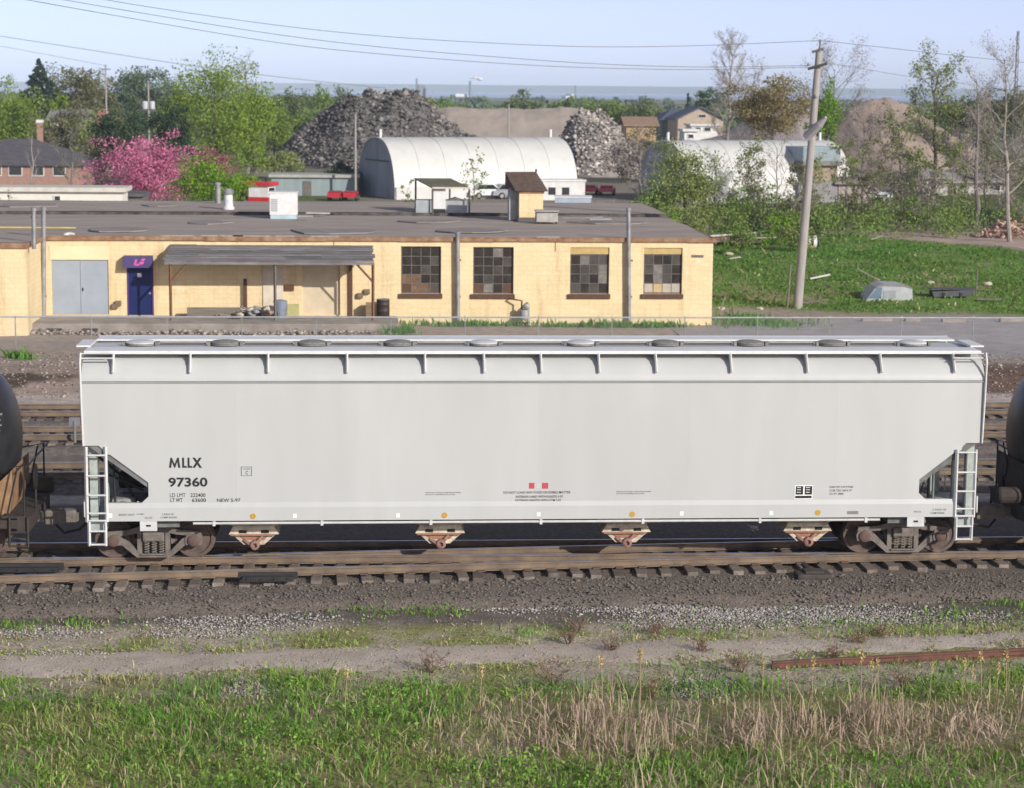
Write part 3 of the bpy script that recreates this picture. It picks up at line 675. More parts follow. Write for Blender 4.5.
# ================================================================== TANK CARS at both ends
m_tank = M('tank_black', (.018, .018, .021), (.03, .03, .033), scale=3, rough=.38, detail=8)
m_saddle = M('saddle_tan', (.33, .20, .10), (.22, .13, .07), scale=5, rough=.85)
m_tdk = M('underframe_brown', (.06, .045, .038), (.035, .028, .025), scale=6, rough=.85)
def tank_car(label, x_end, flip, apex, brown):
    t = thing('tank_car', label, 'rail car', (x_end, 0, 0), math.pi if flip else 0, group=None)
    # local: coupler at x = 0, car runs to +x
    r_, zc = 1.53, 2.52
    prof = [(0.0, apex)] + [(r_ * math.sin(a), apex + .78 * (1 - math.cos(a))) for a in np.linspace(.12, math.pi / 2, 12)] + [(r_, apex + 8.0), (r_ + .012, apex + 8.0), (r_ + .012, apex + 12)]
    MB().lathe((0, 0, zc), prof, 44, 'x').build('tank', m_tank, t, smooth=True)
    m = MB()
    for q in (3.0, 6.0): m.lathe((0, 0, zc), [(r_ + .012, apex + q), (r_ + .012, apex + q + .05)], 44, 'x')
    m.build('weld_band', m_tank, t)
    m = MB(); m.prism([(1.05, 1.75), (.95, 1.0), (1.35, .95), (1.75, 1.2)] if False else [(-.9, 1.0), (.9, 1.0), (1.28, 1.75), (1.0, 1.6), (-1.0, 1.6), (-1.28, 1.75)], 'x', apex + .55, apex + .85); m.build('saddle', m_saddle if brown else m_tdk, t)
    MB().prism([(apex + .03, 2.0), (apex + .42, 1.62), (apex + .46, 1.0), (apex + .30, .9), (apex + .10, 1.05), (apex + .03, 1.4)], 'y', -1.15, 1.15).build('stub_bolster', m_saddle if brown else m_tdk, t)
    MB().box(.35, apex + 12, -.35, .35, .62, 1.0).build('centre_sill', m_tdk, t)
    m = MB(); m.box(.25, .5, -1.5, 1.5, .72, 1.02); m.box(.5, apex + 1.2, -1.5, -1.38, .8, .98); m.box(.5, apex + 1.2, 1.38, 1.5, .8, .98); m.build('end_sill', m_tdk, t)
    MB().box(.2, apex + .2, -1.5, 1.5, 1.02, 1.06).build('end_platform', m_tdk, t)
    m = MB(); m.box(0.1, .45, -.09, .09, .66, .86); m.bbox(-.28, .12, -.17, .17, .60, .92, .05); m.build('coupler', m_truck, t)
    m = MB()
    for sy in (-1, 1):
        m.tube([(.35, sy * 1.42, 1.05), (.35, sy * 1.42, 2.15), (.9, sy * 1.42, 2.05)], .022, 6); m.tube([(.72, sy * 1.42, 1.05), (.48, sy * 1.42, 2.1)], .02, 6)
    m.tube([(.3, -1.42, 2.1), (.3, 1.42, 2.1)], .022, 6); m.build('hand_rail', m_black, t)
    st = MB()
    for sy in (-1, 1):
        for xx in (.28, .66): st.bar((xx, sy * 1.53, .4), (xx, sy * 1.53, 1.05), .04)
        for zz in (.42, .72): st.tube([(.28, sy * 1.53, zz), (.66, sy * 1.53, zz)], .02, 6)
    st.build('step', m_tdk, t)
    m = MB(); m.lathe((.22, .55, 1.75), [(.27, 0), (.29, .02), (.27, .04), (.24, .02)], 20, 'x'); m.tube([(.24, .55, 1.75), (.24, .55, 1.0)], .03, 6); m.tube([(.24, .3, 1.75), (.24, .8, 1.75)], .015, 5); m.build('brake_wheel', m_black, t)
    m = MB(); m.lathe((apex - .3, -.9, 1.3), [(.16, -.25), (.19, -.2), (.19, .2), (.16, .25)], 14, 'x'); m.tube([(.5, -1.1, 1.3), (1.6, -1.2, .9)], .04, 6); m.tube([(.7, -.7, 1.1), (1.5, -.6, 1.5)], .04, 6); m.build('brake_cylinder', m_tdk, t)
    truck(t, 2.2); truck(t, 10.6)
    # white stencil rows on the shoulder of the tank
    s_ = -1 if not flip else 1
    def shoulder(xx, zz):
        return s_ * math.sqrt(max(.01, (r_ * (1 - max(0, (apex + .78 - xx) / .78) ** 2) ** .5 + .006) ** 2 - (zz - zc) ** 2))
    for k in range(4):
        zz = 3.16 - k * .11; xa = apex + (.12 if k % 2 else .10) + .05 * k * 0
        n = 3
        for q in range(n):
            x0_ = xa + .14 + q * .14
            m = MB(); y0 = shoulder(x0_, zz); y1 = shoulder(x0_ + .11, zz)
            m.add([(x0_, y0, zz), (x0_ + .1, y1, zz), (x0_ + .1, y1 * .999, zz + .035), (x0_, y0 * .999, zz + .035), (x0_, y0 - s_ * .01, zz), (x0_ + .1, y1 - s_ * .01, zz), (x0_ + .1, y1 - s_ * .01, zz + .035), (x0_, y0 - s_ * .01, zz + .035)],
                  [(0, 1, 2, 3), (7, 6, 5, 4), (0, 4, 5, 1), (3, 2, 6, 7), (1, 5, 6, 2), (0, 3, 7, 4)])
            m.build('stencil', M('stencil_white', (.22, .22, .22)), t)
    return t
xa = hp(20, 450, -.2)[0]; xb = hp(1014, 440, -.2)[0]
tank_car('black tank car with tan saddle coupled at the MLLX reporting mark end', xL - .92, True, (xL - .92) - xa, True)
tank_car('black tank car with dark saddle at the end farther from the reporting mark', xR + .92, False, xb - (xR + .92), False)
# ================================================================== YELLOW BUILDING
YB = 45.8; GB = -.12
def bx(px, py=280): return float(PY(px, py, YB)[0])
def bz(py, px=380): return float(PY(px, py, YB)[2])
m_yel = M('yellow_paint', (.79, .64, .39), (.72, .57, .325), scale=.8, rough=.85, bump=.35, bscale=7, stretch=(1, 1, 2.2), detail=9, c3=(.82, .70, .48), lo=.3, hi=.6)
m_roof = M('tar_roof', (.39, .33, .285), (.28, .24, .21), scale=.5, rough=.9, bump=.3, bscale=4, stretch=(.5, 1.6, 1), detail=9, c3=(.46, .41, .375), spec=.15)
def courses(m, w_, h, k, stain):
    # painted brick courses and weather stains on a wall paint
    t = m.node_tree; N = t.nodes; Lk = t.links.new; b = N['Principled BSDF']; src = b.inputs['Base Color'].links[0].from_socket
    g = N.new('ShaderNodeNewGeometry'); mp = N.new('ShaderNodeMapping'); mp.inputs['Rotation'].default_value = (R(-90), 0, 0); Lk(g.outputs['Position'], mp.inputs[0])
    br = N.new('ShaderNodeTexBrick'); br.inputs['Scale'].default_value = 1; br.inputs['Brick Width'].default_value = w_; br.inputs['Row Height'].default_value = h; br.inputs['Mortar Size'].default_value = .014
    br.inputs['Color1'].default_value = (1, 1, 1, 1); br.inputs['Color2'].default_value = (1 - k, 1 - k, 1 - k, 1); br.inputs['Mortar'].default_value = (1 - 2.2 * k, 1 - 2.4 * k, 1 - 2.6 * k, 1); Lk(mp.outputs[0], br.inputs['Vector'])
    m2 = N.new('ShaderNodeMapping'); m2.inputs['Scale'].default_value = (2.2, 2.2, .22); Lk(g.outputs['Position'], m2.inputs[0]); n = N.new('ShaderNodeTexNoise'); n.inputs['Scale'].default_value = 1; n.inputs['Detail'].default_value = 9; n.inputs['Roughness'].default_value = .7; Lk(m2.outputs[0], n.inputs['Vector'])
    r = N.new('ShaderNodeValToRGB'); r.color_ramp.elements[0].position = .52; r.color_ramp.elements[0].color = (1, 1, 1, 1); r.color_ramp.elements[1].position = .74; r.color_ramp.elements[1].color = (*stain, 1); Lk(n.outputs['Fac'], r.inputs[0])
    for q in (br.outputs['Color'], r.outputs[0]):
        mx = N.new('ShaderNodeMix'); mx.data_type = 'RGBA'; mx.blend_type = 'MULTIPLY'; mx.inputs[0].default_value = 1; Lk(src, mx.inputs[6]); Lk(q, mx.inputs[7]); src = mx.outputs[2]
    Lk(src, b.inputs['Base Color'])
courses(m_yel, .42, .21, .045, (.74, .68, .6))
m_rust = M('rust_flashing', (.20, .085, .04), (.36, .24, .14), scale=2.5, rough=.8, detail=9)
m_sill = M('brown_sill', (.115, .055, .03), (.08, .04, .025), scale=6, rough=.7)
m_conc = M('concrete', (.33, .285, .245), (.20, .17, .145), scale=1.4, rough=.95, bump=.3, bscale=12, detail=9)
m_glass = M('dark_glass', (.03, .026, .022), (.055, .048, .04), scale=2.5, rough=.12, spec=.6)
m_glass2 = M('dusty_glass', (.085, .073, .06), (.05, .043, .036), scale=3, rough=.4)
m_tanp = M('cardboard_pane', (.20, .12, .07), (.11, .065, .04), scale=5, rough=.8)
m_pale = M('pale_pane', (.22, .20, .17), (.14, .125, .11), scale=5, rough=.7)
m_mull = M('mullion_grey', (.17, .155, .135), (.10, .09, .08), scale=9, rough=.7)
m_pipe = M('pipe_grey', (.33, .33, .33), (.22, .21, .21), scale=3, rough=.55, metal=.3)
WX0, WX1 = bx(42, 236) - .0, bx(712, 300)
ZE = bz(238)                                   # eave
YR = 71.0                                      # back wall
yb = thing('industrial_building', 'low yellow painted brick works with flat tar roof and a loading dock', 'building', (0, 0, 0))
wins = [(401, 246.3, 441, 293.6), (473, 247, 513.5, 294), (570, 247.4, 609, 294), (643.5, 247.8, 682, 294)]
ops = [(bx(a), bx(c), bz(d, a), bz(b, a)) for a, b, c, d in wins]
ops.append((bx(52), bx(108.5), bz(315), bz(261)))           # garage door
ops.append((bx(127.5), bx(153), bz(315.5), bz(268)))        # blue door
ops.append((bx(302), bx(340), bz(315), bz(263)))            # doorway under canopy
def wall_open(x0, x1, z0, z1, y0, y1, ops):
    xs = sorted({x0, x1, *[o[0] for o in ops], *[o[1] for o in ops]}); m = MB()
    for a, b in zip(xs[:-1], xs[1:]):
        c = (a + b) / 2; cuts = sorted((o[2], o[3]) for o in ops if o[0] < c < o[1]); z = z0
        for lo, hi in cuts:
            if lo > z + .01: m.box(a, b, y0, y1, z, lo)
            z = hi
        m.box(a, b, y0, y1, z, z1)
    return m
wall_open(WX0, WX1, GB - .5, ZE - .1, YB, YB + .35, ops).build('wall', m_yel, yb)
m = MB(); m.box(WX1 - .35, WX1, YB + .352, YR, GB - .5, ZE - .1); m.box(WX0 - 30, WX1, YR, YR + .3, GB - .5, ZE - .1); m.build('wall', m_yel, yb)
# roof as two shallow levels with a lip
YS = float(PZ(380, 214.5, ZE + .12)[1])
nx = np.linspace(WX0 - 30, WX1 + .12, 90)
def roof_sheet(y0, y1, z0, z1, nm, ny=40):
    ys_ = np.linspace(y0, y1, ny); X, Y = np.meshgrid(nx, ys_)
    Z = z0 + (z1 - z0) * (Y - y0) / (y1 - y0) + (fbm(X, Y, 3, 90) - .5) * .05
    return ob(nm, grid_mesh(nm, X, Y, Z, m_roof), yb)
roof_sheet(YB - .12, YS, ZE + .03, ZE + .06, 'roof'); roof_sheet(YS - .02, YR + .35, ZE + .22, ZE + .22, 'roof')
MB().box(WX0 - 30, WX1 + .1, YB - .0, YR + .3, ZE - .098, ZE - .03).build('roof_deck', m_roof, yb)
lp = MB()
x = WX0 - 12
while x < WX1:
    l = rnd.uniform(1.5, 4); z_ = ZE + .12 + rnd.uniform(-.02, .03); lp.box(x, min(x + l, WX1) - .02, YS - .10, YS - .015, ZE + .02, z_ + .08); x += l
lp.build('roof_step', M('tar_black', (.03, .028, .027), (.12, .11, .10), scale=2, rough=.9), yb)
m = MB(); x = WX0
while x < WX1 + .1:
    l = rnd.uniform(1.2, 3.2); x2 = min(x + l, WX1 + .12); dz = rnd.uniform(-.012, .012)
    m.box(x, x2 - .004, YB - .11 - rnd.uniform(0, .012), YB - .004, ZE - .13 + dz, ZE + .05); x = x2
m.box(WX1 + .002, WX1 + .12, YB - .10, YR, ZE - .12, ZE + .045)
m.build('fascia', m_rust, yb)
for i in range(7):                            # torn pale roofing strips along the edge
    x = bx((178, 210, 252, 232, 325, 548, 285)[i]); l = (1.4, .7, 1.6, 1.0, 1.2, 1.0, .8)[i]
    MB().box(x - l / 2, x + l / 2, YB - .1 + .5 * rnd.random() * 0, YB + .12 + .2 * rnd.random(), ZE + .055, ZE + .085).build('flashing_strip', M('pale_felt', (.45, .43, .41), (.3, .29, .28), scale=4), yb)
for i in range(9):                            # patches of bitumen on the roof
    px, py = ((30, 208), (120, 229), (210, 222), (330, 231), (560, 216), (470, 230), (610, 222), (160, 208), (430, 221))[i]
    p = PZ(px, py, ZE + .1); l, w_ = rnd.uniform(2, 5), rnd.uniform(.8, 2.0)
    pts = [(p[0] + l / 2 * math.cos(a) * rnd.uniform(.7, 1.1), p[1] + w_ * math.sin(a) * rnd.uniform(.7, 1.1)) for a in np.linspace(0, 6.28, 13)[:-1]]
    zt = ZE + (.275 if p[1] > YS else .11); MB().prism(pts, 'z', zt - .05, zt).build('roof_patch', M('bitumen', (.21, .185, .17), (.28, .245, .225), scale=1.5, rough=.9), yb)
# windows: frame, mullions, each pane
def window(k, cols, rows, special, top_panel=None):
    x0, x1, z0, z1 = ops[k]
    if top_panel: 
        MB().box(x0 + .01, x1 - .01, YB + .06, YB + .1, z1 - top_panel, z1 - .005).build('window_board', M('board_yellow', (.52, .38, .15), (.42, .30, .12), scale=4), yb); z1b = z1 - top_panel
    else: z1b = z1
    m = MB(); y0, y1 = YB + .10, YB + .16
    m.box(x0, x0 + .05, y0, y1, z0, z1b); m.box(x1 - .05, x1, y0, y1, z0, z1b); m.box(x0 + .051, x1 - .051, y0, y1, z0, z0 + .05); m.box(x0 + .051, x1 - .051, y0, y1, z1b - .05, z1b)
    f = m.build('window', m_mull, yb)
    MB().box(x0 + .005, x1 - .005, YB + .24, YB + .3, z0, z1b).build('dark_backing', m_black, f)  # black sheet behind the panes stands in for the dark interior
    cw, ch = (x1 - x0 - .1) / cols, (z1b - z0 - .1) / rows
    pm = {}
    for c in range(cols):
        for r_ in range(rows):
            mt = special.get((c, r_), m_glass if (c * 7 + r_ * 5) % 6 else m_glass2)
            me = pm.get(mt.name)
            if me is None: me = pm[mt.name] = MB().box(-cw / 2 + .012, cw / 2 - .012, -.005, .005, -ch / 2 + .012, ch / 2 - .012).mesh('pane', mt)
            ob('pane', me, f, (x0 + .05 + cw * (c + .5), YB + .125, z0 + .05 + ch * (r_ + .5)), (rnd.uniform(-.02, .02), 0, rnd.uniform(-.02, .02)))
    for c in range(1, cols): MB().box(x0 + .05 + cw * c - .014, x0 + .05 + cw * c + .014, YB + .108, YB + .128, z0 + .05, z1b - .05).build('mullion', m_mull, f)
    for r_ in range(1, rows): MB().box(x0 + .05, x1 - .05, YB + .104, YB + .132, z0 + .05 + ch * r_ - .014, z0 + .05 + ch * r_ + .014).build('mullion', m_mull, f)
    MB().bbox(x0 - .10, x1 + .06, YB - .09, YB + .098, z0 - .2, z0 - .002, .015).build('window_sill', m_sill, yb)
window(0, 4, 5, {(0, 1): m_tanp, (1, 1): m_tanp, (1, 0): m_tanp, (2, 0): m_tanp, (0, 0): m_sill, (3, 0): m_glass2})
window(1, 4, 5, {(2, 4): m_pale, (0, 0): m_sill, (1, 0): m_pale, (3, 0): m_sill})
window(2, 4, 4, {(1, 3): m_pale, (1, 2): m_pale, (3, 1): m_pale, (3, 2): m_pale, (0, 0): m_glass2, (2, 0): m_glass2, (2, 3): m_glass2, (1, 2): m_glass2}, .30)
m_palb = M('pale_board_pane', (.48, .43, .34), (.38, .34, .27), scale=4)
window(3, 4, 4, {(0, 0): m_palb, (1, 0): M('cream_pane', (.55, .40, .20), (.45, .32, .16)), (2, 0): m_palb, (3, 0): m_palb, (1, 1): m_pale, (1, 2): m_pale, (0, 2): m_glass2, (2, 2): m_glass2, (3, 3): m_glass2, (0, 3): m_glass2, (2, 1): m_glass2}, .28)
# panels above / below openings, doors
m_lint = M('cream_panel', (.80, .66, .42), (.74, .60, .37), scale=2)
m_gd = M('garage_grey', (.33, .37, .42), (.29, .33, .38), scale=1.2, rough=.6, detail=8)
MB().box(bx(50), bx(110), YB - .03, YB - .003, bz(260.5), bz(247)).build('lintel_panel', m_lint, yb)
x0, x1, z0, z1 = ops[4]; xm = (x0 + x1) / 2
for a, b in ((x0 + .01, xm - .008), (xm + .008, x1 - .01)):
    d = MB().box(a, b, YB + .05, YB + .10, z0 + .01, z1 - .01).build('garage_door', m_gd, yb)
    for q in range(3): MB().box(a + .04, b - .04, YB + .042, YB + .05, z0 + .1 + q * .82, z0 + .15 + q * .82).build('door_rail', m_gd, d)
MB().cbox(xm + .10, YB + .035, bz(290), .05, .05, .14).build('handle', m_black, yb)
x0, x1, z0, z1 = ops[5]
m_blue = M('door_blue', (.004, .013, .085), (.005, .015, .10), scale=2, rough=.5)
MB().box(x0 - .02, x0 + .05, YB - .02, YB + .08, z0, z1 - .002).box(x1 - .05, x1 + .02, YB - .02, YB + .08, z0, z1 - .002).build('door_frame', M('door_frame_purple', (.09, .04, .16)), yb)
d = MB().box(x0 + .052, x1 - .052, YB + .03, YB + .08, z0 + .01, z1 - .01).build('door', m_blue, yb)
MB().lathe((x1 - .14, YB + .03, z0 + .95), [(.05, 0), (.05, .05)], 12, 'y').build('handle', MATS['pipe_grey'], d)
MB().box(x0 + .42, x0 + .60, YB + .022, YB + .03, z1 - .42, z1 - .26).build('notice', m_wdot, d)
m = MB(); xa, xb_ = bx(124.5), bx(153.5); za, zb_ = bz(267.5), bz(256.5)
m.prism([(YB - .002, zb_ + .02), (YB - .45, zb_ - .02), (YB - .52, za), (YB - .002, za)], 'x', xa, xb_); hd = m.build('door_hood', M('hood_purple', (.055, .04, .14), (.07, .05, .17), scale=3, rough=.6), yb)
m = MB(); yy = YB - .53
for a, b, c, d_ in ((.36, .25, .50, .75), (.52, .30, .74, .55), (.60, .62, .78, .82), (.40, .20, .62, .38)):
    u0, u1 = xa + (xb_ - xa) * a, xa + (xb_ - xa) * c; v0, v1 = za + (zb_ - za) * b, za + (zb_ - za) * d_
    m.add([(u0, YB - .527 + .07 * b, v0), (u1 - .08, YB - .527 + .07 * b, v0), (u1, YB - .527 + .07 * d_, v1), (u0 + .08, YB - .527 + .07 * d_, v1)], [(0, 1, 2, 3)])
m.build('pink_logo', M('logo_pink', (.65, .12, .36)), hd)
# doorway and recesses under the canopy
x0, x1, z0, z1 = ops[6]
MB().box(x0, x1, YB + .12, YB + .2, z0, z1).build('roller_door', M('pale_door', (.62, .52, .36), (.55, .45, .31), scale=2), yb)
m_boards = M('pale_board', (.66, .58, .45), (.58, .50, .38), scale=3)
MB().box(bx(263), bx(283.5), YB - .05, YB - .002, bz(315), bz(268)).build('panel', m_boards, yb)
MB().box(bx(243.5), bx(247), YB - .04, YB - .002, bz(310), bz(279)).build('pilaster', m_sill, yb)
MB().box(bx(349), bx(352.5), YB - .12, YB - .002, bz(316), bz(263)).build('post', m_sill, yb)
MB().box(bx(284.5), bx(294), YB - .12, YB - .003, bz(290.5), bz(285)).build('sign_box', M('rust_sign', (.13, .05, .03)), yb)
MB().box(bx(287), bx(299), YB - .03, YB - .003, bz(315), bz(304)).build('door', M('green_yellow', (.46, .44, .20)), yb)
MB().box(bx(188), bx(262), YB - .75, YB - .65, bz(315.5), bz(306)).build('dock_board', M('grey_wood', (.21, .18, .14), (.14, .12, .10), scale=4, stretch=(.3, 1, 3)), yb)
# meters on the wall
for px, py in ((360, 294), (367, 290), (118, 302), (114.5, 305)):
    MB().bbox(bx(px) - .13, bx(px) + .13, YB - .16, YB - .003, bz(py + 4), bz(py - 1), .03).build('meter_box', M('meter_brown', (.22, .16, .10), (.14, .10, .07), scale=8), yb)
MB().box(bx(691), bx(703), YB - .02, YB - .003, bz(256.5), bz(254)).build('wall_vent', m_mull, yb)
for px in (334, 555): MB().box(bx(px) - .012, bx(px) + .012, YB - .02, YB - .002, bz(240) - .45, bz(240)).build('cable', m_mull, yb)
# loading dock
DZ = bz(315.8); DY = 42.6
dk = MB(); xd0, xd1 = bx(28) , bx(398)
dk.bbox(xd0, xd1, DY, YB - .005, GB - .6, DZ, .05); dk.build('loading_dock', m_conc, yb)
for px in (54, 90): 
    xx = float(PY(px, 328, DY)[0]); MB().box(xx - .32, xx + .32, DY - .012, DY - .002, DZ - .38, DZ - .2).build('dock_vent', m_black, yb)
dp = np.column_stack([rng.uniform(xd0, xd1 - 1, 700), DY - .1 - np.abs(rng.normal(0, .35, 700))]); stones('rubble', np.column_stack([dp, ground_z(dp[:, 0], dp[:, 1]) + rng.uniform(0, .12, 700)]), .09, M('dock_rubble', (.36, .30, .25), (.2, .165, .14), scale=6, rough=.95, island=.5), parent=yb)
# wing at the west end, standing forward of the main wall
YW = 41.5; xw = float(PY(27, 290, YW)[0])
wing = MB().box(xw - 14, xw, YW, YW + .3, GB - .5, ZE - .05); wing.box(xw - .3, xw, YW + .302, YB + .3, GB - .5, ZE - .05); mw_ = M('yellow_wing', (.80, .65, .395), (.73, .58, .335), scale=.9, rough=.85, bump=.3, bscale=7); courses(mw_, .42, .21, .045, (.78, .72, .64)); wing.build('wing_wall', mw_, yb)
X, Y = np.meshgrid(np.linspace(xw - 14, xw + .1, 30), np.linspace(YW - .1, YB - .11, 14)); ob('roof', grid_mesh('roof', X, Y, ZE + .065 + (fbm(X, Y, 2, 92) - .5) * .04, m_roof), yb)
MB().box(xw - 14, xw + .09, YW - .11, YW - .003, ZE - .16, ZE + .05).box(xw + .002, xw + .1, YW - .1, YB - .12, ZE - .15, ZE + .05).build('fascia', m_rust, yb)
p = PZ(26, 229.5, ZE + .08); MB().tube([(p[0] - 6, p[1] + .2, ZE + .16), (p[0] + 2.2, p[1], ZE + .16)], .035, 6).build('gas_line', M('yellow_pipe', (.65, .50, .10)), yb)
# canopy over the dock
cn = thing('dock_canopy', 'weathered grey board canopy on rusty posts over the loading dock', 'canopy', (0, 0, 0))
CYF = YB - 2.1; xc0, xc1 = float(PY(163, 262, CYF)[0]), float(PY(375, 262, CYF)[0]); xr0, xr1 = bx(171), bx(373)
zcf, zcb = float(PY(270, 262.0, CYF)[2]), bz(248.2)
m_cbd = M('weathered_board', (.20, .19, .19), (.11, .10, .10), scale=3, rough=.9, stretch=(.25, 2, 1), detail=9, c3=(.38, .37, .37), objrand=.3)
nb = 9
for i in range(nb):                           # lapped boards, one by one
    t0, t1 = i / nb, (i + 1.18) / nb; t1 = min(t1, 1.0)
    yA, yB_ = CYF + (YB - .01 - CYF) * t0, CYF + (YB - .01 - CYF) * t1; zA, zB_ = zcf + (zcb - zcf) * t0, zcf + (zcb - zcf) * t1
    a0, a1 = xc0 + (xr0 - xc0) * t0 + rnd.uniform(-.08, .08), xc1 + (xr1 - xc1) * t0 + rnd.uniform(-.08, .08)
    n = 3; cuts_ = [a0] + sorted(rnd.uniform(a0 + 1, a1 - 1) for _ in range(n - 1)) + [a1]
    for u0, u1 in zip(cuts_[:-1], cuts_[1:]):
        z_ = rnd.uniform(0, .025) + .012 * i
        MB().add([(u0, yA, zA + z_), (u1 - .01, yA, zA + z_), (u1 - .01, yB_, zB_ + z_ - .01), (u0, yB_, zB_ + z_ - .01), (u0, yA, zA + z_ + .03), (u1 - .01, yA, zA + z_ + .03), (u1 - .01, yB_, zB_ + z_ + .02), (u0, yB_, zB_ + z_ + .02)],
                 [(3, 2, 1, 0), (4, 5, 6, 7), (0, 1, 5, 4), (1, 2, 6, 5), (2, 3, 7, 6), (3, 0, 4, 7)]).build('board', m_cbd, cn)
MB().box(xc0 + .05, xc1 - .05, CYF + .02, CYF + .08, zcf - .12, zcf - .003).build('front_beam', m_cbd, cn)
m_rp = M('rusty_post', (.22, .10, .05), (.14, .08, .05), scale=8, rough=.85)
for px, dark in ((170.5, 0), (373, 0), (275, 1)):
    xx = float(PY(px, 290, CYF + .12)[0]); mt = m_mull if dark else m_rp
    po = MB().bar((xx, CYF + .14, DZ), (xx, CYF + .14, zcf - .01), .09).build('post', mt, cn)
    if not dark:
        s_ = 1 if px < 200 else -1
        MB().bar((xx, CYF + .14, zcf - .85), (xx + s_ * .72, CYF + .14, zcf - .06), .07).build('brace', mt, cn)
# things on the dock
t = thing('drum', 'black open topped drum by the end post of the dock canopy', 'drum', (bx(383), YB - .65, DZ))
MB().lathe((0, 0, 0), [(.27, 0), (.28, .02), (.28, .26), (.295, .28), (.28, .30), (.28, .54), (.295, .56), (.28, .58), (.28, .76), (.295, .78), (.26, .78), (.26, .70)], 24).build('body', M('drum_black', (.03, .022, .018), (.05, .035, .028), scale=6, rough=.6), t, smooth=True)
MB().tube([(.28 * math.cos(a), .28 * math.sin(a), .79) for a in np.linspace(0, 6.2832, 25)], .018, 5).build('rim', m_pipe, t)
t = thing('bin', 'blue grey plastic bin standing beside the junk heap under the canopy', 'bin', (bx(281), YB - .9, DZ))
MB().lathe((0, 0, 0), [(.22, 0), (.25, .05), (.29, .66), (.31, .68), (.31, .72), (.27, .76), (.05, .80)], 18).build('body', M('bin_blue', (.22, .26, .32), (.17, .2, .26), scale=4, rough=.5), t, smooth=True)
t = thing('crate', 'low brown wooden crate standing between canopy post and black drum', 'crate', (bx(369.5), YB - .5, DZ))
for k in range(4): MB().box(-.16, .16, -.2, -.18, .02 + k * .16, .15 + k * .16).build('slat', M('crate_wood', (.25, .17, .10), (.18, .12, .07), scale=7), t)
MB().box(-.16, .16, -.178, .2, 0, .62).build('body', MATS['crate_wood'], t)
t = thing('junk_heap', 'heap of pale scrap and sacks dumped under the dock canopy', 'junk heap', (bx(252), YB - 1.1, DZ))
jm = [M('junk_tan', (.40, .30, .2), (.3, .22, .15)), M('junk_grey', (.34, .34, .34), (.22, .22, .22)), M('junk_pale', (.55, .50, .44), (.45, .41, .36)), M('junk_dark', (.08, .06, .05))]
for i in range(34):
    u = rnd.gauss(0, .55); v = rnd.uniform(-.4, .4); h = max(0, .5 - .45 * abs(u - .35)) * rnd.random()
    if i % 3:
        m = MB(); bm = bmesh.new(); bmesh.ops.create_icosphere(bm, subdivisions=1, radius=1)
        for q in bm.verts: q.co = Vector((q.co.x * .2, q.co.y * .16, q.co.z * .10)) * rnd.uniform(.7, 1.25)
        m.bm(bm); me = m.mesh('sack', jm[i % 4]); ob('sack', me, t, (u, v, h + .08), (rnd.uniform(-.5, .5), rnd.uniform(-.5, .5), rnd.uniform(0, 3)))
    else:
        me = MB().box(-.35, .35, -.03, .03, -.015, .015).mesh('plank', jm[(i // 3) % 4]); ob('plank', me, t, (u, v, h + .16), (rnd.uniform(-.4, .4), rnd.uniform(-.4, .4), rnd.uniform(-1, 1)))
# gas regulator at the wall
t = thing('gas_meter', 'grey gas regulator with pipes against the yellow wall between two windows', 'gas meter', (bx(524), YB - .45, GB))
m = MB(); m.lathe((0, 0, .55), [(.10, -.25), (.2, -.2), (.22, 0), (.2, .2), (.1, .25)], 16); m.build('body', M('meter_grey', (.26, .25, .25), (.36, .35, .34), scale=8, rough=.5), t, smooth=True)
MB().tube([(-.12, 0, -.1), (-.12, 0, 1.15), (-.6, .2, 1.22), (-.62, .42, 1.22)], .04, 8).build('pipe', m_sill, t)
MB().tube([(.16, -.1, -.1), (.16, -.1, .9), (.16, .42, 1.0)], .07, 8).build('pipe', MATS['meter_grey'], t)
MB().lathe((0.06, -.16, .92), [(.10, 0), (.12, .03), (.12, .1), (.05, .14)], 14, 'y').build('dial', MATS['pipe_grey'], t)
# stand pipes and vents on the facade
def standpipe(px0, py0, py1, r_, label, Y=None, cap=True):
    Y = Y or YB - .2; a = PY(px0, py0, Y); b = PY(px0 + .5, py1, Y); 
    t = thing('vent_pipe', label, 'pipe', (b[0], Y, GB if py1 > 325 else b[2])); h = a[2] - t.location[2]
    MB().tube([(0, 0, 0), (a[0] - b[0], 0, h)], r_, 10).build('shaft', m_pipe, t, smooth=True)
    if cap: MB().lathe((a[0] - b[0], 0, h - .12), [(r_ * 1.25, 0), (r_ * 1.25, .12), (r_ * .9, .14)], 10).build('cap', m_pipe, t)
    for zz in (1.3, 2.9):
        if zz < h: MB().cbox(0, .08, zz, r_ * 2.6, .2, .06).build('wall_bracket', m_rp, t)
    return t
standpipe(457.5, 232, 331, .095, 'grey pipe rising past the eave beside the window with cardboard panes')
standpipe(628.5, 208, 331, .09, 'tall pale grey pipe between the two yellow topped windows')
standpipe(43.5, 207, 331, .10, 'grey pipe climbing the corner where wing and main wall meet', YB - .35)
standpipe(33.5, 208, 249, .09, 'short pipe ending at the wing roof corner beside a longer pipe', YW + .3)

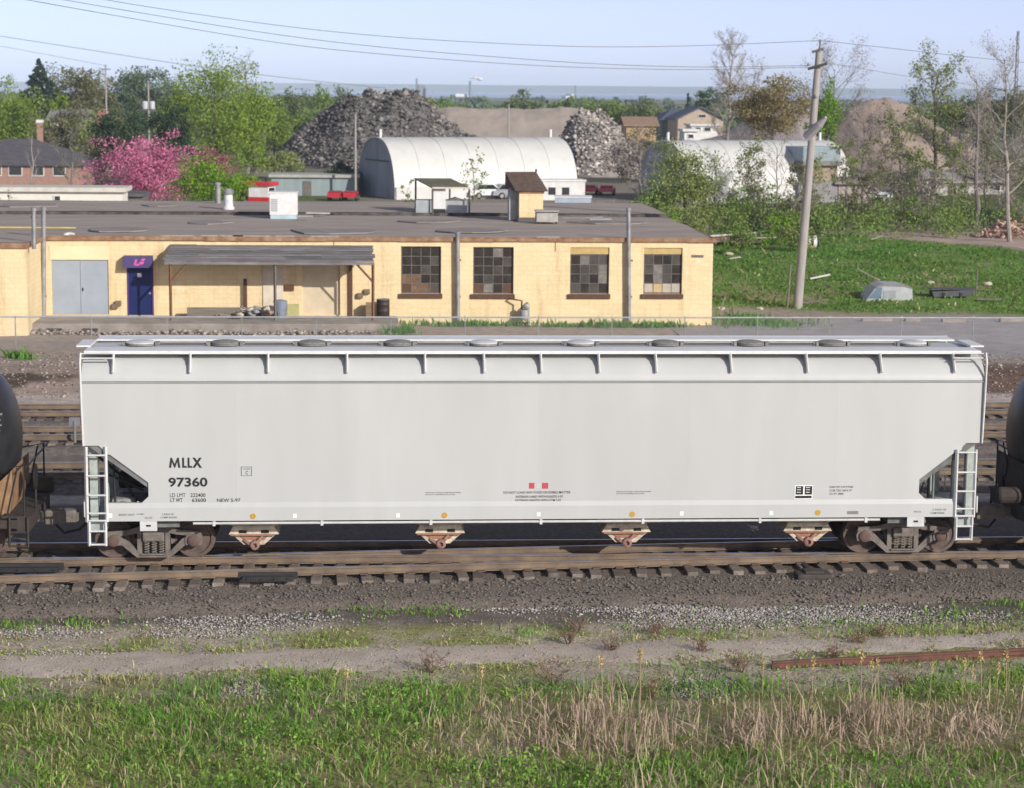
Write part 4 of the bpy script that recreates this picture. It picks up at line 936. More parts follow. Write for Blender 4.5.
# ---------------------------------------------------------------- rooftop things
ZR = ZE + .235
def onroof(px, py, z=None): p = PZ(px, py, z or ZR); return (float(p[0]), float(p[1]), (z or ZR) - .02)
p = onroof(283.5, 219, ZE + .06); s_ = MPP(p[1])
m_unit = M('unit_white', (.72, .71, .69), (.62, .61, .59), scale=3, rough=.55)
t = thing('rooftop_unit', 'white cube shaped air unit on a pale blue base on the roof', 'air conditioner', p)
w_ = 27 * s_; MB().box(-w_ / 2, w_ / 2, 0, w_, .22, 26 * s_).build('housing', m_unit, t); MB().box(-w_ / 2 + .03, w_ / 2 - .03, .03, w_, 0, .218).build('base', M('base_blue', (.45, .58, .64)), t)
for k in range(7): MB().box(-w_ / 2 + .06, -w_ / 2 + .38, -.02, -.002, .4 + k * .09, .46 + k * .09).build('louvre', M('louvre_grey', (.38, .39, .41)), t)
MB().box(-w_ / 2 - .03, w_ / 2 + .03, -.03, w_ + .03, 26 * s_ + .002, 26 * s_ + .05).build('top_cover', m_unit, t)
t = thing('roof_vent', 'thin grey vent pipe standing beside a fatter capped vent', 'vent', onroof(218, 203)); MB().tube([(0, 0, -.2), (0, 0, 1.05)], .15, 12).build('shaft', m_pipe, t, smooth=True)
MB().lathe((0, 0, 1.0), [(.17, 0), (.17, .1), (.1, .14)], 12).build('cap', m_pipe, t)
t = thing('roof_vent', 'fat pale vent with conical cap near the lime green shrub', 'vent', onroof(228.5, 209)); MB().lathe((0, 0, 0), [(.3, 0), (.3, .12), (.24, .15), (.22, .75)], 14).build('shaft', m_unit, t, smooth=True)
MB().lathe((0, 0, .78), [(.27, 0), (.28, .16), (.16, .28), (.05, .3)], 14).build('cap', m_pipe, t)
# cupola
p = onroof(527.5, 221.5, ZE + .06); s_ = MPP(p[1]); m_shing = M('shingle_brown', (.11, .075, .06), (.075, .05, .04), scale=5, rough=.9, bump=.5, bscale=18)
t = thing('roof_cupola', 'small yellow roof monitor with brown hipped top on the flat roof', 'roof cupola', (p[0], p[1], p[2]))
a, b, h = -8.5 * s_, 15.5 * s_, 31 * s_; dpt = 34 * s_
MB().box(a, b, 0, dpt, .1, h).build('body', m_yel, t)
MB().box(a - 9.5 * s_, a - .003, .5, dpt - .2, 0.05, h + .1).build('side_duct', M('duct_grey', (.36, .36, .36), (.25, .25, .25), scale=3), t)
MB().box(a - .03, b + .04, -.05, dpt, 0, .098).build('kerb', m_unit, t)
e = .14
r0 = [(a - 11 * s_ + 0, .25, h), (b + e + .1, -.16, h - .02), (b + e + .1, dpt + e, h - .02), (a - 11 * s_, dpt + e, h), (a - 14 * s_, dpt * .35, h + 18 * s_), (b - 6 * s_, dpt * .30, h + 19 * s_)]
MB().add([(a - e - .05, -.16, h)] + r0[1:3] + [(a - 12 * s_, dpt + e, h)] + [(a - 13 * s_, dpt * .55, h + 18 * s_), (b - 6 * s_, dpt * .5, h + 18.5 * s_)], [(0, 1, 5, 4), (1, 2, 5), (2, 3, 4, 5), (3, 0, 4), (3, 2, 1, 0)]).build('roof', m_shing, t)
MB().tube([(b - 6 * s_, dpt * .5, h + 18 * s_), (b - 6 * s_, dpt * .5, h + 21 * s_)], .05, 6).build('finial', m_black, t)
MB().box(a - .02, b + .05, -.05, -.004, h - .12, h - .005).build('eave_trim', m_rust, t)
p = onroof(547.5, 224, ZE + .06); t = thing('rooftop_unit', 'low squat grey roof unit with dark grille beside the yellow cupola', 'air conditioner', p)
MB().box(-.52, .5, 0, 1.0, .12, .55).build('housing', M('unit_grey', (.42, .41, .37), (.3, .29, .26), scale=4), t); MB().box(-.5, .48, .02, .98, .552, .60).build('grille', m_black, t); MB().box(-.56, .54, -.03, 1.03, .602, .66).build('top_cover', MATS['unit_grey'], t)
m = MB()
for u in (-.45, .42): m.box(u - .04, u + .04, .05, .15, 0, .118)
m.build('skid', m_black, t)
# canopied plant on the rear roof
p = onroof(443, 212.5); s_ = MPP(p[1]); t = thing('roof_plant', 'two grey roof units and a white cabinet under a greenish lean-to cover', 'roof plant', p)
m_ug = M('unit_bluegrey', (.36, .38, .40), (.28, .30, .31), scale=4, rough=.6)
MB().box(-27 * s_, -10 * s_, 0, 1.2, 0, 12.5 * s_).build('housing', m_ug, t); MB().box(2.5 * s_, 24 * s_, .1, 1.3, 0, 12 * s_).build('housing', m_ug, t)
MB().prism([(4 * s_, 12 * s_ + .002), (13 * s_, 15 * s_), (22 * s_, 12 * s_ + .002)], 'y', .2, 1.2).build('fan_hood', m_mull, t)
MB().box(-10 * s_ + .003, 2.5 * s_ - .003, -.1, .9, 4 * s_, 24 * s_).build('cabinet', m_unit, t); MB().box(-9 * s_, 1.5 * s_, -.12, .8, 0, 4 * s_ - .003).build('cabinet_base', m_black, t)
m = MB().add([(-28 * s_, 1.8, 33 * s_), (9 * s_, 1.8, 33 * s_), (27 * s_, -.3, 25.5 * s_), (-11 * s_, -.3, 25.5 * s_)] + [(-28 * s_, 1.8, 32 * s_), (9 * s_, 1.8, 32 * s_), (27 * s_, -.3, 24.5 * s_), (-11 * s_, -.3, 24.5 * s_)],
             [(0, 1, 2, 3), (7, 6, 5, 4), (0, 3, 7, 4), (3, 2, 6, 7), (2, 1, 5, 6), (1, 0, 4, 5)]); m.build('cover', M('cover_olive', (.15, .15, .09), (.11, .10, .07), scale=4), t)
MB().box(-11 * s_, 27 * s_, -.36, -.303, 24.3 * s_, 26 * s_).build('cover_trim', M('trim_tan', (.62, .56, .45)), t)
for u, v in ((-26.5 * s_, 1.7), (8 * s_, 1.7), (26 * s_, -.25), (-10.6 * s_, -.2)): MB().bar((u, v, 0), (u, v, (32 if v > 1 else 24) * s_), .07).build('leg', m_mull, t)
for px, py, l in ((318, 213, 1.2), (305, 216, .8), (600, 219, 1.1)):
    t = thing('scrap_plank', {318: 'pale bent scrap strip lying beyond the white roof unit', 305: 'short grey batten lying behind the white roof unit', 600: 'batten lying on the roof beyond the squat unit'}[px], 'plank', onroof(px, py, ZR + .03), rnd.uniform(-.3, .3))
    MB().bbox(-l / 2, l / 2, -.09, .09, -.02, .05, .01).build('board', jm[2] if px == 318 else jm[1], t)
t = thing('flat_bundle', 'white crumpled scrap on the tar roof above the grey garage doors', 'scrap', onroof(69, 233.5, ZE + .09))
m = MB(); bm = bmesh.new(); bmesh.ops.create_icosphere(bm, subdivisions=2, radius=1)
for v in bm.verts: v.co = Vector((v.co.x * .28, v.co.y * .2, v.co.z * .09)) * rnd.uniform(.75, 1.2)
m.bm(bm); m.build('body', m_unit, t)

# ================================================================== CHAIN LINK FENCE
YF = 36.9; zft = float(PY(500, 317.3, YF)[2])
fx0, fx1 = float(PY(-30, 317, YF)[0]), float(PY(1075, 319, YF)[0]); gf = .0
fn = thing('chain_link_fence', 'galvanised chain link fence between the sidings and the yellow building', 'fence', (0, YF, 0))
m_galv = M('galvanised', (.50, .51, .52), (.40, .41, .42), scale=4, rough=.45, metal=.3)
MB().tube([(fx0, 0, zft), (fx1, 0, zft)], .030, 8).build('top_rail', m_galv, fn, smooth=True)
x = float(PY(685, 325, YF)[0]); st = float(PY(685, 325, YF)[0] - PY(612, 325, YF)[0]); x -= st * 10
pm = MB().tube([(0, 0, GZ - .1), (0, 0, zft + .02)], .022, 8).mesh('post', M('post_grey', (.30, .30, .29), (.22, .22, .21), rough=.6)); cm_ = MB().lathe((0, 0, zft + .02), [(.028, 0), (.028, .03), (.012, .05)], 8).mesh('cap', m_galv)
while x < fx1:
    if x > fx0: po = ob('post', pm, fn, (x, .05, 0)); ob('cap', cm_, po, (0, 0, 0))
    x += st
vs, fs = [], []; sp = .085; hgt = zft - (GB - .05); z0 = GB - .05; rw = .0022
k = 0
for sgn in (-1, 1):
    xx = fx0
    while xx < fx1:
        a = (xx, sgn * .004, z0); b = (xx + sgn * hgt, sgn * .004, z0 + hgt); o = len(vs)
        vs += [(a[0] - rw, a[1], a[2]), (a[0] + rw, a[1], a[2]), (a[0], a[1] + rw, a[2]), (b[0] - rw, b[1], b[2]), (b[0] + rw, b[1], b[2]), (b[0], b[1] + rw, b[2])]
        fs += [(o, o + 1, o + 4, o + 3), (o + 1, o + 2, o + 5, o + 4), (o + 2, o, o + 3, o + 5)]; xx += sp * 1.0
fm = MB(); fm.v = vs; fm.f = fs; stuff(fm.build('wire_mesh', m_galv, fn))
# ================================================================== BACKGROUND BUILDINGS, PILES, VEHICLES
def gp(px, Y, z=None):
    x = float(PY(px, 200, Y)[0]); return (x, Y, float(ground_z(x, Y)) if z is None else z)
def zat(py, Y, px=512): return float(PY(px, py, Y)[2])
# ---- quonset sheds
m_shell = M('shell_white', (.60, .595, .565), (.54, .53, .495), scale=.5, rough=.5, detail=8)
m_endw = M('end_wall_grey', (.35, .38, .42), (.28, .305, .34), scale=.5, rough=.6, stretch=(3, 3, .25), detail=8)
def quonset(label, px, Y, W, H, L, rz, group=None):
    t = thing('quonset_shed', label, 'shed', gp(px, Y), rz, group)
    prof = []
    for a in np.linspace(0, math.pi, 25):
        c, s = math.cos(a), math.sin(a); prof.append((W / 2 * math.copysign(abs(c) ** .78, c), H * s ** .93))
    prof[0] = (W / 2, -.3); prof[-1] = (-W / 2, -.3)
    inn = [(u * .985, v * .985 if v > 0 else v) for u, v in prof]
    poly = prof + inn[::-1]
    n = max(4, int(L / 2.4)); seg = L / n
    for k in range(n): MB().prism(poly, 'x', k * seg + .006, (k + 1) * seg - .006).build('shell_panel', m_shell, t, smooth=True)
    for xx, nm in ((.22, 'end_wall'), (L - .22, 'end_wall')):
        e = MB().prism(inn, 'x', xx - .05, xx + .05).build(nm, m_endw, t)
        if xx < 1:
            for k in range(-4, 5):
                u = k * W / 9.2; top = H * (1 - (abs(u) / (W / 2)) ** 2.4) * .97
                MB().bar((xx - .06, u, 0), (xx - .06, u, top), .05 if k else .09).build('seam', m_endw, e)
            MB().box(xx - .13, xx - .052, -W * .30, W * .30, H * .60, H * .625).build('door_track', m_mull, e)
            for a, b in ((-W * .27, -.04), (.04, W * .27)): MB().box(xx - .11, xx - .052, a, b, .02, H * .595).build('sliding_door', m_endw, e)
    for xx in (.5, L - .5): MB().tube([(xx, 0, H - .05), (xx, 0, H + .75)], .13, 8).build('ridge_vent', m_unit, t)
    for k in range(1, n):
        ribp = [(u * 1.006, v * 1.006 if v > 0 else v) for u, v in prof]; MB().prism(ribp + prof[::-1], 'x', k * seg - .05, k * seg + .05).build('rib', m_shell, t)
    MB().box(.1, L - .1, -W / 2 - .14, -W / 2 + .0, -.3, 1.15).build('base_wall', m_shell, t)
    return t
q1 = quonset('white arched metal shed with blue grey end wall beside the dark slag heap', 375.5, 157, 11.5, 5.65, 18.6, R(18))
q2 = quonset('second white arched shed half hidden by trees beyond the grass field', 662, 152, 11.5, 5.65, 17.0, R(16))
# side bay of the second shed
t = thing('shed_lean_to', 'brown boarded bay with blue grey top panel let into the second arched shed', 'lean-to', gp(821, 149.5), R(16))
MB().box(-2.0, 1.9, 0, 5, 3.87, 5.2).build('upper_panel', M('panel_blue', (.34, .42, .46), (.27, .34, .38), scale=1.5), t)
MB().box(-1.7, 1.8, .3, 5, 2.0, 3.46).build('board_wall', M('board_brown', (.33, .25, .18), (.25, .19, .14), scale=2), t); MB().box(-2.1, 2.0, -.25, 5, 3.47, 3.85).build('ledge', m_pale, t)
MB().box(-2.3, 2.1, .1, 5, -.2, 1.98).build('lower_wall', M('wall_grey', (.26, .25, .25), (.2, .19, .19)), t)
for k in range(5): MB().box(-1.95 + k * .78, -1.25 + k * .78, -.03, -.003, 3.92, 5.15).build('panel', M('panel_pale', (.26, .31, .33), (.21, .26, .28), scale=2), t)
# ---- generic house
m_brick = M('house_brick', (.36, .22, .17), (.29, .17, .13), scale=3, rough=.9); m_groof = M('roof_dark_grey', (.115, .105, .115), (.08, .072, .08), scale=1.5, rough=.9, bump=.4, bscale=8)
m_win = M('window_dark', (.03, .032, .035), (.05, .05, .05), rough=.2); m_trim = M('trim_white', (.72, .71, .68))
def house(name, label, px0, px1, Y, D, pye, pyr, wall, roof, kind='hip', wins=(), cat='house', rz=0, chim=None, door=None):
    xm = (px0 + px1) / 2; g = gp(xm, Y); t = thing(name, label, cat, g, rz)
    Wd = (px1 - px0) * MPP(Y); he = zat(pye, Y, xm) - g[2]; hr = (zat(pyr, Y + D / 2, xm) - g[2]) if kind != 'flat' else he
    a, b = -Wd / 2, Wd / 2
    MB().box(a, b, 0, D, -.3, he).build('wall', wall, t)
    o = .45; ro = None
    if kind == 'hip':
        i = min(D / 2, Wd / 2 * .8); ro = MB().add([(a - o, -o, he - .05), (b + o, -o, he - .05), (b + o, D + o, he - .05), (a - o, D + o, he - .05), (a + i, D / 2, hr), (b - i, D / 2, hr)],
                 [(0, 1, 5, 4), (1, 2, 5), (2, 3, 4, 5), (3, 0, 4), (3, 2, 1, 0)]).build('roof', roof, t)
    elif kind == 'gable':
        ro = MB().prism([(-o, he - .1), (D / 2, hr), (D + o, he - .1), (D + o, he + .1), (D / 2, hr + .22), (-o, he + .1)], 'x', a - o, b + o).build('roof', roof, t)
        MB().prism([(.01, he - .002), (D - .01, he - .002), (D / 2, hr - .02)], 'x', a + .01, b - .01).build('gable_wall', wall, t)
    elif kind == 'front':
        ro = MB().prism([(a - o, he - .1), (0, hr), (b + o, he - .1), (b + o, he + .1), (0, hr + .22), (a - o, he + .1)], 'y', -o, D + o).build('roof', roof, t)
        MB().prism([(a + .01, he - .002), (b - .01, he - .002), (0, hr - .02)], 'y', .01, D - .01).build('gable_wall', wall, t)
    else:
        ro = MB().box(a - .25, b + .25, -.3, D + .3, he + .002, he + .28).build('roof', roof, t)
    for (u0, v0, u1, v1) in wins:
        x0_, x1_ = (u0 - xm) * MPP(Y), (u1 - xm) * MPP(Y); z1_, z0_ = zat(v0, Y, xm) - g[2], zat(v1, Y, xm) - g[2]
        f = MB().box(x0_ - .08, x1_ + .08, -.08, -.003, z0_ - .1, z1_ + .06).build('window', m_trim, t); MB().box(x0_, x1_, -.1, -.083, z0_, z1_).build('pane', m_win, f)
    if chim: 
        x_, y_, h_ = (chim[0] - xm) * MPP(Y), D * .5, zat(chim[1], Y + D / 2, xm) - g[2]
        c = MB().box(x_ - .28, x_ + .28, y_ - .28, y_ + .28, he, h_).build('chimney', wall, ro); MB().box(x_ - .34, x_ + .34, y_ - .34, y_ + .34, h_ + .002, h_ + .3).build('cap', m_trim, c)
    if door:
        x0_, x1_ = (door[0] - xm) * MPP(Y), (door[2] - xm) * MPP(Y); MB().box(x0_, x1_, -.06, -.003, 0, zat(door[1], Y, xm) - g[2]).build('door', m_mull, t)
    return t
house('brick_house', 'low brick bungalow with wide dark grey hipped roof', -60, 80, 170, 16, 165, 138.5, m_brick, m_groof, 'hip', [(-32, 166.5, -22, 175), (-9, 166.5, 2, 175), (10, 166.5, 22, 175), (33, 166.5, 43, 175), (53, 166.5, 64, 175)], chim=(29, 122.5))
house('flat_building', 'long low white building with flat grey edged roof by the bungalow', -80, 120, 92, 3, 191.5, 187, M('wall_offwhite', (.72, .69, .61), (.63, .60, .53), scale=.8), M('roof_edge_cream', (.62, .59, .51)), 'flat', [(54, 196, 59, 203.5)], 'building')
t = tag(MB().box(-.75, .75, 0, 4, -.2, 3.0).build('shed', m_mull, None, loc=gp(131, 96)), 'small dark shed between white flat building and pink blossom tree', 'shed')
MB().prism([(-.9, 3.003), (.9, 3.003), (.9, 3.15), (-.9, 3.25)], 'y', -.3, 4.2).build('roof', m_groof, t)
house('red_roofed_house', 'house with sloping terracotta roof among the trees', 86, 112, 232, 14, 126, 109, M('wall_grey2', (.35, .33, .31)), M('roof_terracotta', (.42, .18, .12), (.33, .14, .10), scale=2), 'hip')
house('grey_house', 'small grey roofed house just beyond the brick bungalow', 52, 86, 215, 8, 120, 111, M('wall_pale', (.36, .34, .31)), M('roof_grey2', (.26, .25, .25)), 'gable', [(60, 121, 64, 125)])
house('green_grey_shed', 'long grey green metal shed with a dark doorway beside the arched shed', 272, 357, 158, 5, 177.5, 176, M('wall_greygreen', (.27, .325, .33), (.22, .265, .27), scale=.5, stretch=(4, 4, .3)), M('roof_grey3', (.42, .41, .37)), 'flat', door=(303, 181, 311.5, 200), cat='shed')
house('gabled_house', 'house with tan front gable and slate roof beyond the sheds', 676, 722, 285, 11, 119.5, 107.5, M('wall_tan', (.46, .37, .28)), M('roof_slate', (.10, .12, .16), (.08, .095, .125)), 'front', [(697, 114.5, 704, 117.5)])
house('slate_roofed_house', 'wide slate roofed house with white verandah strip', 660, 700, 300, 14, 120, 108.5, M('wall_green', (.20, .26, .22)), MATS['roof_slate'], 'hip')
house('white_cottage', 'white cottage with a pale fascia below the tan gabled house', 690, 716, 270, 6, 126, 124, m_trim, m_trim, 'flat', [(694, 127.5, 699, 131), (703, 127.5, 709, 131)])
house('orange_shed', 'long low orange brown shed left of the slate roofed house'.replace(' left of', ' beside'), 625, 655, 262, 6, 125.5, 118, M('wall_orange', (.42, .28, .15), (.34, .23, .13)), M('roof_brown', (.30, .20, .14)), 'gable', cat='shed')
house('white_garage', 'small white garage standing right against the second arched shed'.replace(' right', ''), 683, 696, 205, 4, 131.5, 131, m_trim, m_trim, 'flat', [(687, 134.5, 692, 138)], 'garage')
for px0, px1, Y, pe, lab in ((925, 948, 165, 178, 'white bungalow half hidden behind bare trees with a low grey roof'), (955, 1006, 168, 182, 'long white house with windows behind the birch and dark hedge')):
    house('white_house', lab, px0, px1, Y, 8, pe, pe - 7, M('wall_pinkwhite', (.50, .46, .43), (.42, .38, .36)), M('roof_grey4', (.36, .32, .31)), 'gable', [(px0 + 4, pe + 3, px0 + 9, pe + 8), (px1 - 12, pe + 3, px1 - 6, pe + 8)])
house('long_shed', 'pinkish low wall and shed strip beyond the second arched shed', 838, 868, 150, 5, 183, 176, M('wall_pinkish', (.40, .33, .31)), M('roof_pinkgrey', (.33, .28, .28)), 'gable', cat='shed')
# ---- piles
def pile(name, label, outl, Y, mat, depth, rock=None, nr=0, rs=.5, seed=0, rough=1.0, pw=1.35):
    xs = np.array([PY(p[0], 150, Y)[0] for p in outl]); zs = np.array([zat(p[1], Y, p[0]) for p in outl])
    nx_ = 150; x = np.linspace(xs[0], xs[-1], nx_); h = np.interp(x, xs, zs) - GB + .15; h = np.maximum(h, 0)
    ny_ = 60; v = np.linspace(-1, 1, ny_); X, V = np.meshgrid(x, v); Hh = np.repeat(h[None], ny_, 0)
    dep = depth * (.25 + .75 * Hh / h.max()); Yy = Y + V * dep
    prof = np.clip(1 - np.abs(V) ** pw, 0, 1)
    Z = GB - .2 + Hh * prof + rough * (fbm(X, Yy, 3.2, seed) - .5) * 1.5 * prof ** .5 + rough * (fbm(X, Yy, .9, seed + 5) - .5) * .5 * prof ** .5
    x0, y0 = float(x.mean()), Y
    t = thing(name, label, 'pile', (x0, y0, GB))
    ob('mound', grid_mesh('mound', X - x0, Yy - y0, Z - GB, mat), t)
    if rock:
        ii = rng.integers(0, ny_ * 3 // 5, nr); jj = rng.integers(1, nx_ - 1, nr)
        keep = prof[ii, jj] * Hh[ii, jj] > .4; ii, jj = ii[keep], jj[keep]
        P = np.stack([X[ii, jj] - x0, Yy[ii, jj] - y0, Z[ii, jj] - GB], -1) + rng.normal(0, .15, (len(ii), 3))
        stones('rubble', P, rs, rock, parent=t, sq=.7)
    return t
m_slag = M('slag', (.15, .138, .128), (.09, .082, .078), scale=.35, rough=.95, bump=.8, bscale=1.5, detail=9, c3=(.2, .185, .17))
m_slagrock = M('slag_rock', (.20, .182, .168), (.10, .092, .085), scale=.25, rough=.95, island=.8, spec=.05)
pile('slag_heap', 'big dark grey heap of broken slag behind the arched shed', [(262, 170), (276, 160), (283, 147), (300, 131), (325, 111), (345, 98), (365, 92.5), (385, 91), (412, 93.5), (421, 98), (432, 107), (450, 122), (472, 137), (490, 150), (500, 166)], 238, m_slag, 15, m_slagrock, 6500, .25, 100, 1.3)
m_sand = M('sand_heap', (.40, .335, .28), (.33, .27, .225), scale=.12, rough=.95, bump=.5, bscale=1.2, detail=9, c3=(.45, .39, .34))
pile('sand_heap', 'long flat topped beige earth heap behind the dark slag heap', [(395, 135), (425, 112), (445, 106.5), (480, 107.5), (520, 108.5), (560, 107), (590, 110), (625, 128), (660, 150)], 300, m_sand, 26, None, 0, .4, 110, .5)
m_rub = M('rubble_pale', (.30, .265, .24), (.17, .15, .14), scale=.4, rough=.95, bump=.8, bscale=2, detail=9)
pile('rubble_heap', 'heap of pale broken concrete rubble by the end of the arched shed', [(550, 165), (563, 133), (571, 116), (582, 110), (600, 111), (612, 120), (622, 137), (640, 160), (650, 168)], 216, m_rub, 11, M('rubble_rock', (.46, .415, .375), (.22, .195, .175), scale=.4, rough=.95, island=.75, spec=.05), 3000, .22, 120, 1.3)
pile('gravel_heap', 'pinkish beige gravel cone behind the leafing roadside trees', [(765, 172), (800, 150), (826, 126), (846, 110), (866, 100), (885, 97), (908, 104), (930, 122), (965, 142), (1010, 170)], 250, M('gravel_heap', (.35, .27, .22), (.26, .20, .165), scale=.15, rough=.95, bump=.7, bscale=1.2, detail=9), 17, M('gravel_rock', (.33, .27, .235), (.25, .2, .18), scale=.8, rough=.95, island=.5), 700, .16, 130, .8, 1.05)
pile('gravel_heap', 'purplish grey gravel mound above the roof of the second arched shed', [(700, 140), (722, 134), (745, 118), (765, 107), (790, 104), (812, 118), (830, 140)], 225, M('gravel_purple', (.27, .235, .235), (.21, .18, .18), scale=.2, rough=.95, bump=.5, bscale=1.5), 12, None, 0, .3, 140, .5)
pile('brick_heap', 'heap of orange brick rubble at the end of the dirt lane', [(972, 243), (985, 233), (1000, 225), (1015, 221.5), (1030, 223), (1048, 240)], 98, M('brick_rubble', (.40, .25, .18), (.3, .2, .15), scale=1), 3, M('brick_rock', (.46, .27, .19), (.36, .27, .22), scale=2, rough=.95, island=.5), 420, .16, 150, .3)
pile('dirt_heap', 'low heap of pinkish earth at the hedge end of the dirt lane', [(838, 243), (850, 236), (862, 231), (875, 234), (890, 240)], 99, M('dirt_pink', (.42, .33, .28), (.34, .26, .22), scale=1), 2.2, None, 0, .1, 160, .25)
# ---- vehicles
m_tyre = M('tyre_black', (.015, .015, .015)); m_vglass = M('vehicle_glass', (.02, .025, .03), rough=.1)
def car(label, px, py, col, mpos=None, l=4.3, wd=1.75, h=1.4, rz=0, name='parked_car', group=None, cat='car', Y=None):
    Y = Y or float(PZ(px, py, GB)[1]); t = thing(name, label, cat, gp(px, Y), rz, group)
    pm_ = M('paint_' + col[0], col[1], tuple(c * .9 for c in col[1]), rough=.25, spec=.6)
    MB().prism([(-l / 2, .35), (-l / 2 + .05, .78), (-l * .3, .86), (l * .18, .88), (l / 2 - .1, .76), (l / 2, .35)], 'y', -wd / 2, wd / 2).build('body', pm_, t, smooth=False)
    MB().prism([(-l * .40, .862), (-l * .30, h), (l * .05, h), (l * .20, .882)], 'y', -wd / 2 + .12, wd / 2 - .12).build('cabin', pm_, t)
    for sy in (-1, 1):
        y_ = sy * (wd / 2 - .115); MB().prism([(-l * .36, .92), (-l * .28, h - .07), (l * .03, h - .07), (l * .15, .92)], 'y', y_ - .006, y_ + .006).build('side_window', m_vglass, t)
        for u in (-l * .3, l * .3):
            w_ = MB().lathe((u, sy * (wd / 2 - .05), .31), [(.31, -.1), (.32, 0), (.31, .1)], 16, 'y').build('wheel', m_tyre, t); MB().lathe((u, sy * (wd / 2 + (.055 if sy < 0 else .055)), .31), [(.18, -.01), (.18, .01)], 10, 'y').build('rim', m_pipe, w_)
    MB().prism([(l * .06, h - .06), (l * .198, .90), (l * .205, .91), (l * .075, h - .05)], 'y', -wd / 2 + .2, wd / 2 - .2).build('windscreen', m_vglass, t)
    for sy in (-1, 1): MB().cbox(l / 2 - .02, sy * wd * .34, .66, .1, .3, .14).build('headlight', m_trim, t)
    return t
RED = ('red', (.45, .02, .025)); 
car('red car parked against the grey green shed beside another red car', 335.5, 201, RED, rz=R(84), l=2.6, wd=1.2, h=.72); car('red car parked nearer the arched shed end wall', 351, 201, RED, rz=R(84), l=2.6, wd=1.2, h=.72)
car('red car parked beyond the white shed annex', 590, 195, RED, rz=R(80), l=3.2, wd=1.4, h=1.0); car('red car parked at the foot of the pale rubble heap', 607, 195.5, RED, rz=R(80), l=3.2, wd=1.4, h=1.0)
car('white hatchback standing by the base wall of the arched shed', 490, 199, ('white', (.75, .75, .74)), rz=R(10)); car('grey car standing beside the white hatchback', 512, 199, ('grey', (.3, .31, .33)), rz=R(14))
car('silver car behind the shrubs below the gravel cone', 868, 201, ('silver', (.5, .52, .55)), rz=R(10))
# red truck with tall cab
Y = 118.0; t = thing('red_truck', 'tall red farm truck with a white panel beside the lime green shrub', 'truck', gp(263, Y), R(70))
MB().bbox(-1.0, .9, -.85, .85, .9, 1.9, .08).build('bonnet', M('truck_red', (.50, .03, .03), (.42, .03, .03), rough=.4), t); MB().box(-.9, .5, -.8, .8, 1.903, 2.75).build('cab', m_trim, t); MB().bbox(-1.1, .8, -1.0, 1.0, 2.753, 3.05, .05).build('cab_roof', MATS['truck_red'], t)
MB().box(-.7, .3, -.83, -.803, 2.0, 2.6).build('side_window', m_vglass, t); MB().tube([(.7, 0, 1.9), (.7, 0, 3.35)], .1, 8).build('exhaust', m_black, t)
for u in (-.8, .7):
    for sy in (-1, 1): MB().lathe((u, sy * .85, .5), [(.5, -.14), (.55, 0), (.5, .14)], 16, 'y').build('wheel', m_tyre, t)
# white annex and trailers by the shed
Y = 152; t = thing('white_annex', 'low white annex wall at the far end of the arched shed', 'annex', gp(565, Y), R(4)); MB().box(-2.2, 1.9, 0, 3, -.2, 1.75).build('wall', m_trim, t); MB().box(-2.3, 2.0, -.1, 3.1, 1.753, 1.9).build('coping', m_unit, t)
for u in (-1.6, -.3): MB().box(u, u + .7, -.02, -.003, .5, 1.2).build('window', m_win, t)
Y = 88; t = thing('flat_trailer', 'pale blue grey trailer box beyond the back edge of the tar roof', 'trailer', gp(573, Y), R(-6))
MB().box(-1.15, 1.15, 0, 2, 2.6, 3.45).build('box', M('trailer_blue', (.40, .45, .52), (.33, .38, .45), scale=2), t); MB().box(-1.2, 1.2, -.04, 2.04, 3.453, 3.53).build('top_rail', m_unit, t); MB().box(-1.1, 1.1, .2, 1.8, .6, 2.597).build('chassis', m_mull, t)
for u in (-.7, .7): MB().lathe((u, .1, .42), [(.4, -.1), (.42, 0), (.4, .1)], 14, 'y').build('wheel', m_tyre, t)
Y = 90; t = thing('flat_trailer', 'cream edged low trailer next to the pale blue grey one', 'trailer', gp(602, Y), R(-10)); MB().box(-.75, .75, 0, 2, 2.3, 3.2).build('box', m_pale, t); MB().box(-.7, .7, .2, 1.8, .5, 2.297).build('chassis', m_mull, t)
for u in (-.4, .4): MB().lathe((u, .1, .42), [(.4, -.1), (.42, 0), (.4, .1)], 14, 'y').build('wheel', m_tyre, t)
# pickup cap lying in the field, trough, debris
Y = 55.5; t = thing('truck_cap', 'grey blue fibreglass truck cap lying in the grass beyond the fence', 'truck cap', gp(893, Y)); k = MPP(Y)
MB().prism([(-25 * k, -.05), (-14 * k, 14 * k), (-6 * k, 17 * k), (14 * k, 16.5 * k), (23 * k, 13 * k), (24 * k, -.05)], 'y', 0, 1.6).build('shell', M('cap_grey', (.42, .43, .44), (.34, .35, .36), scale=3, rough=.5), t)
MB().prism([(-22 * k, .1), (-13.5 * k, 13 * k), (-8 * k, 13 * k), (-9 * k, .1)], 'y', -.02, -.003).build('window', M('cap_glass', (.16, .22, .29), (.12, .17, .23), rough=.2), t); MB().prism([(-7 * k, .12), (-6.5 * k, 10 * k), (6 * k, 10 * k), (6 * k, .12)], 'y', -.02, -.003).build('window', M('cap_glass2', (.30, .33, .33), rough=.3), t)
MB().prism([(-14 * k, 14.2 * k), (-6 * k, 17.3 * k), (14 * k, 16.8 * k), (23 * k, 13.2 * k), (23 * k, 12 * k), (14 * k, 14.4 * k), (-6 * k, 14.6 * k), (-14 * k, 12.6 * k)], 'y', -.03, -.004).build('top_edge', M('cap_dark', (.22, .22, .23)), t)
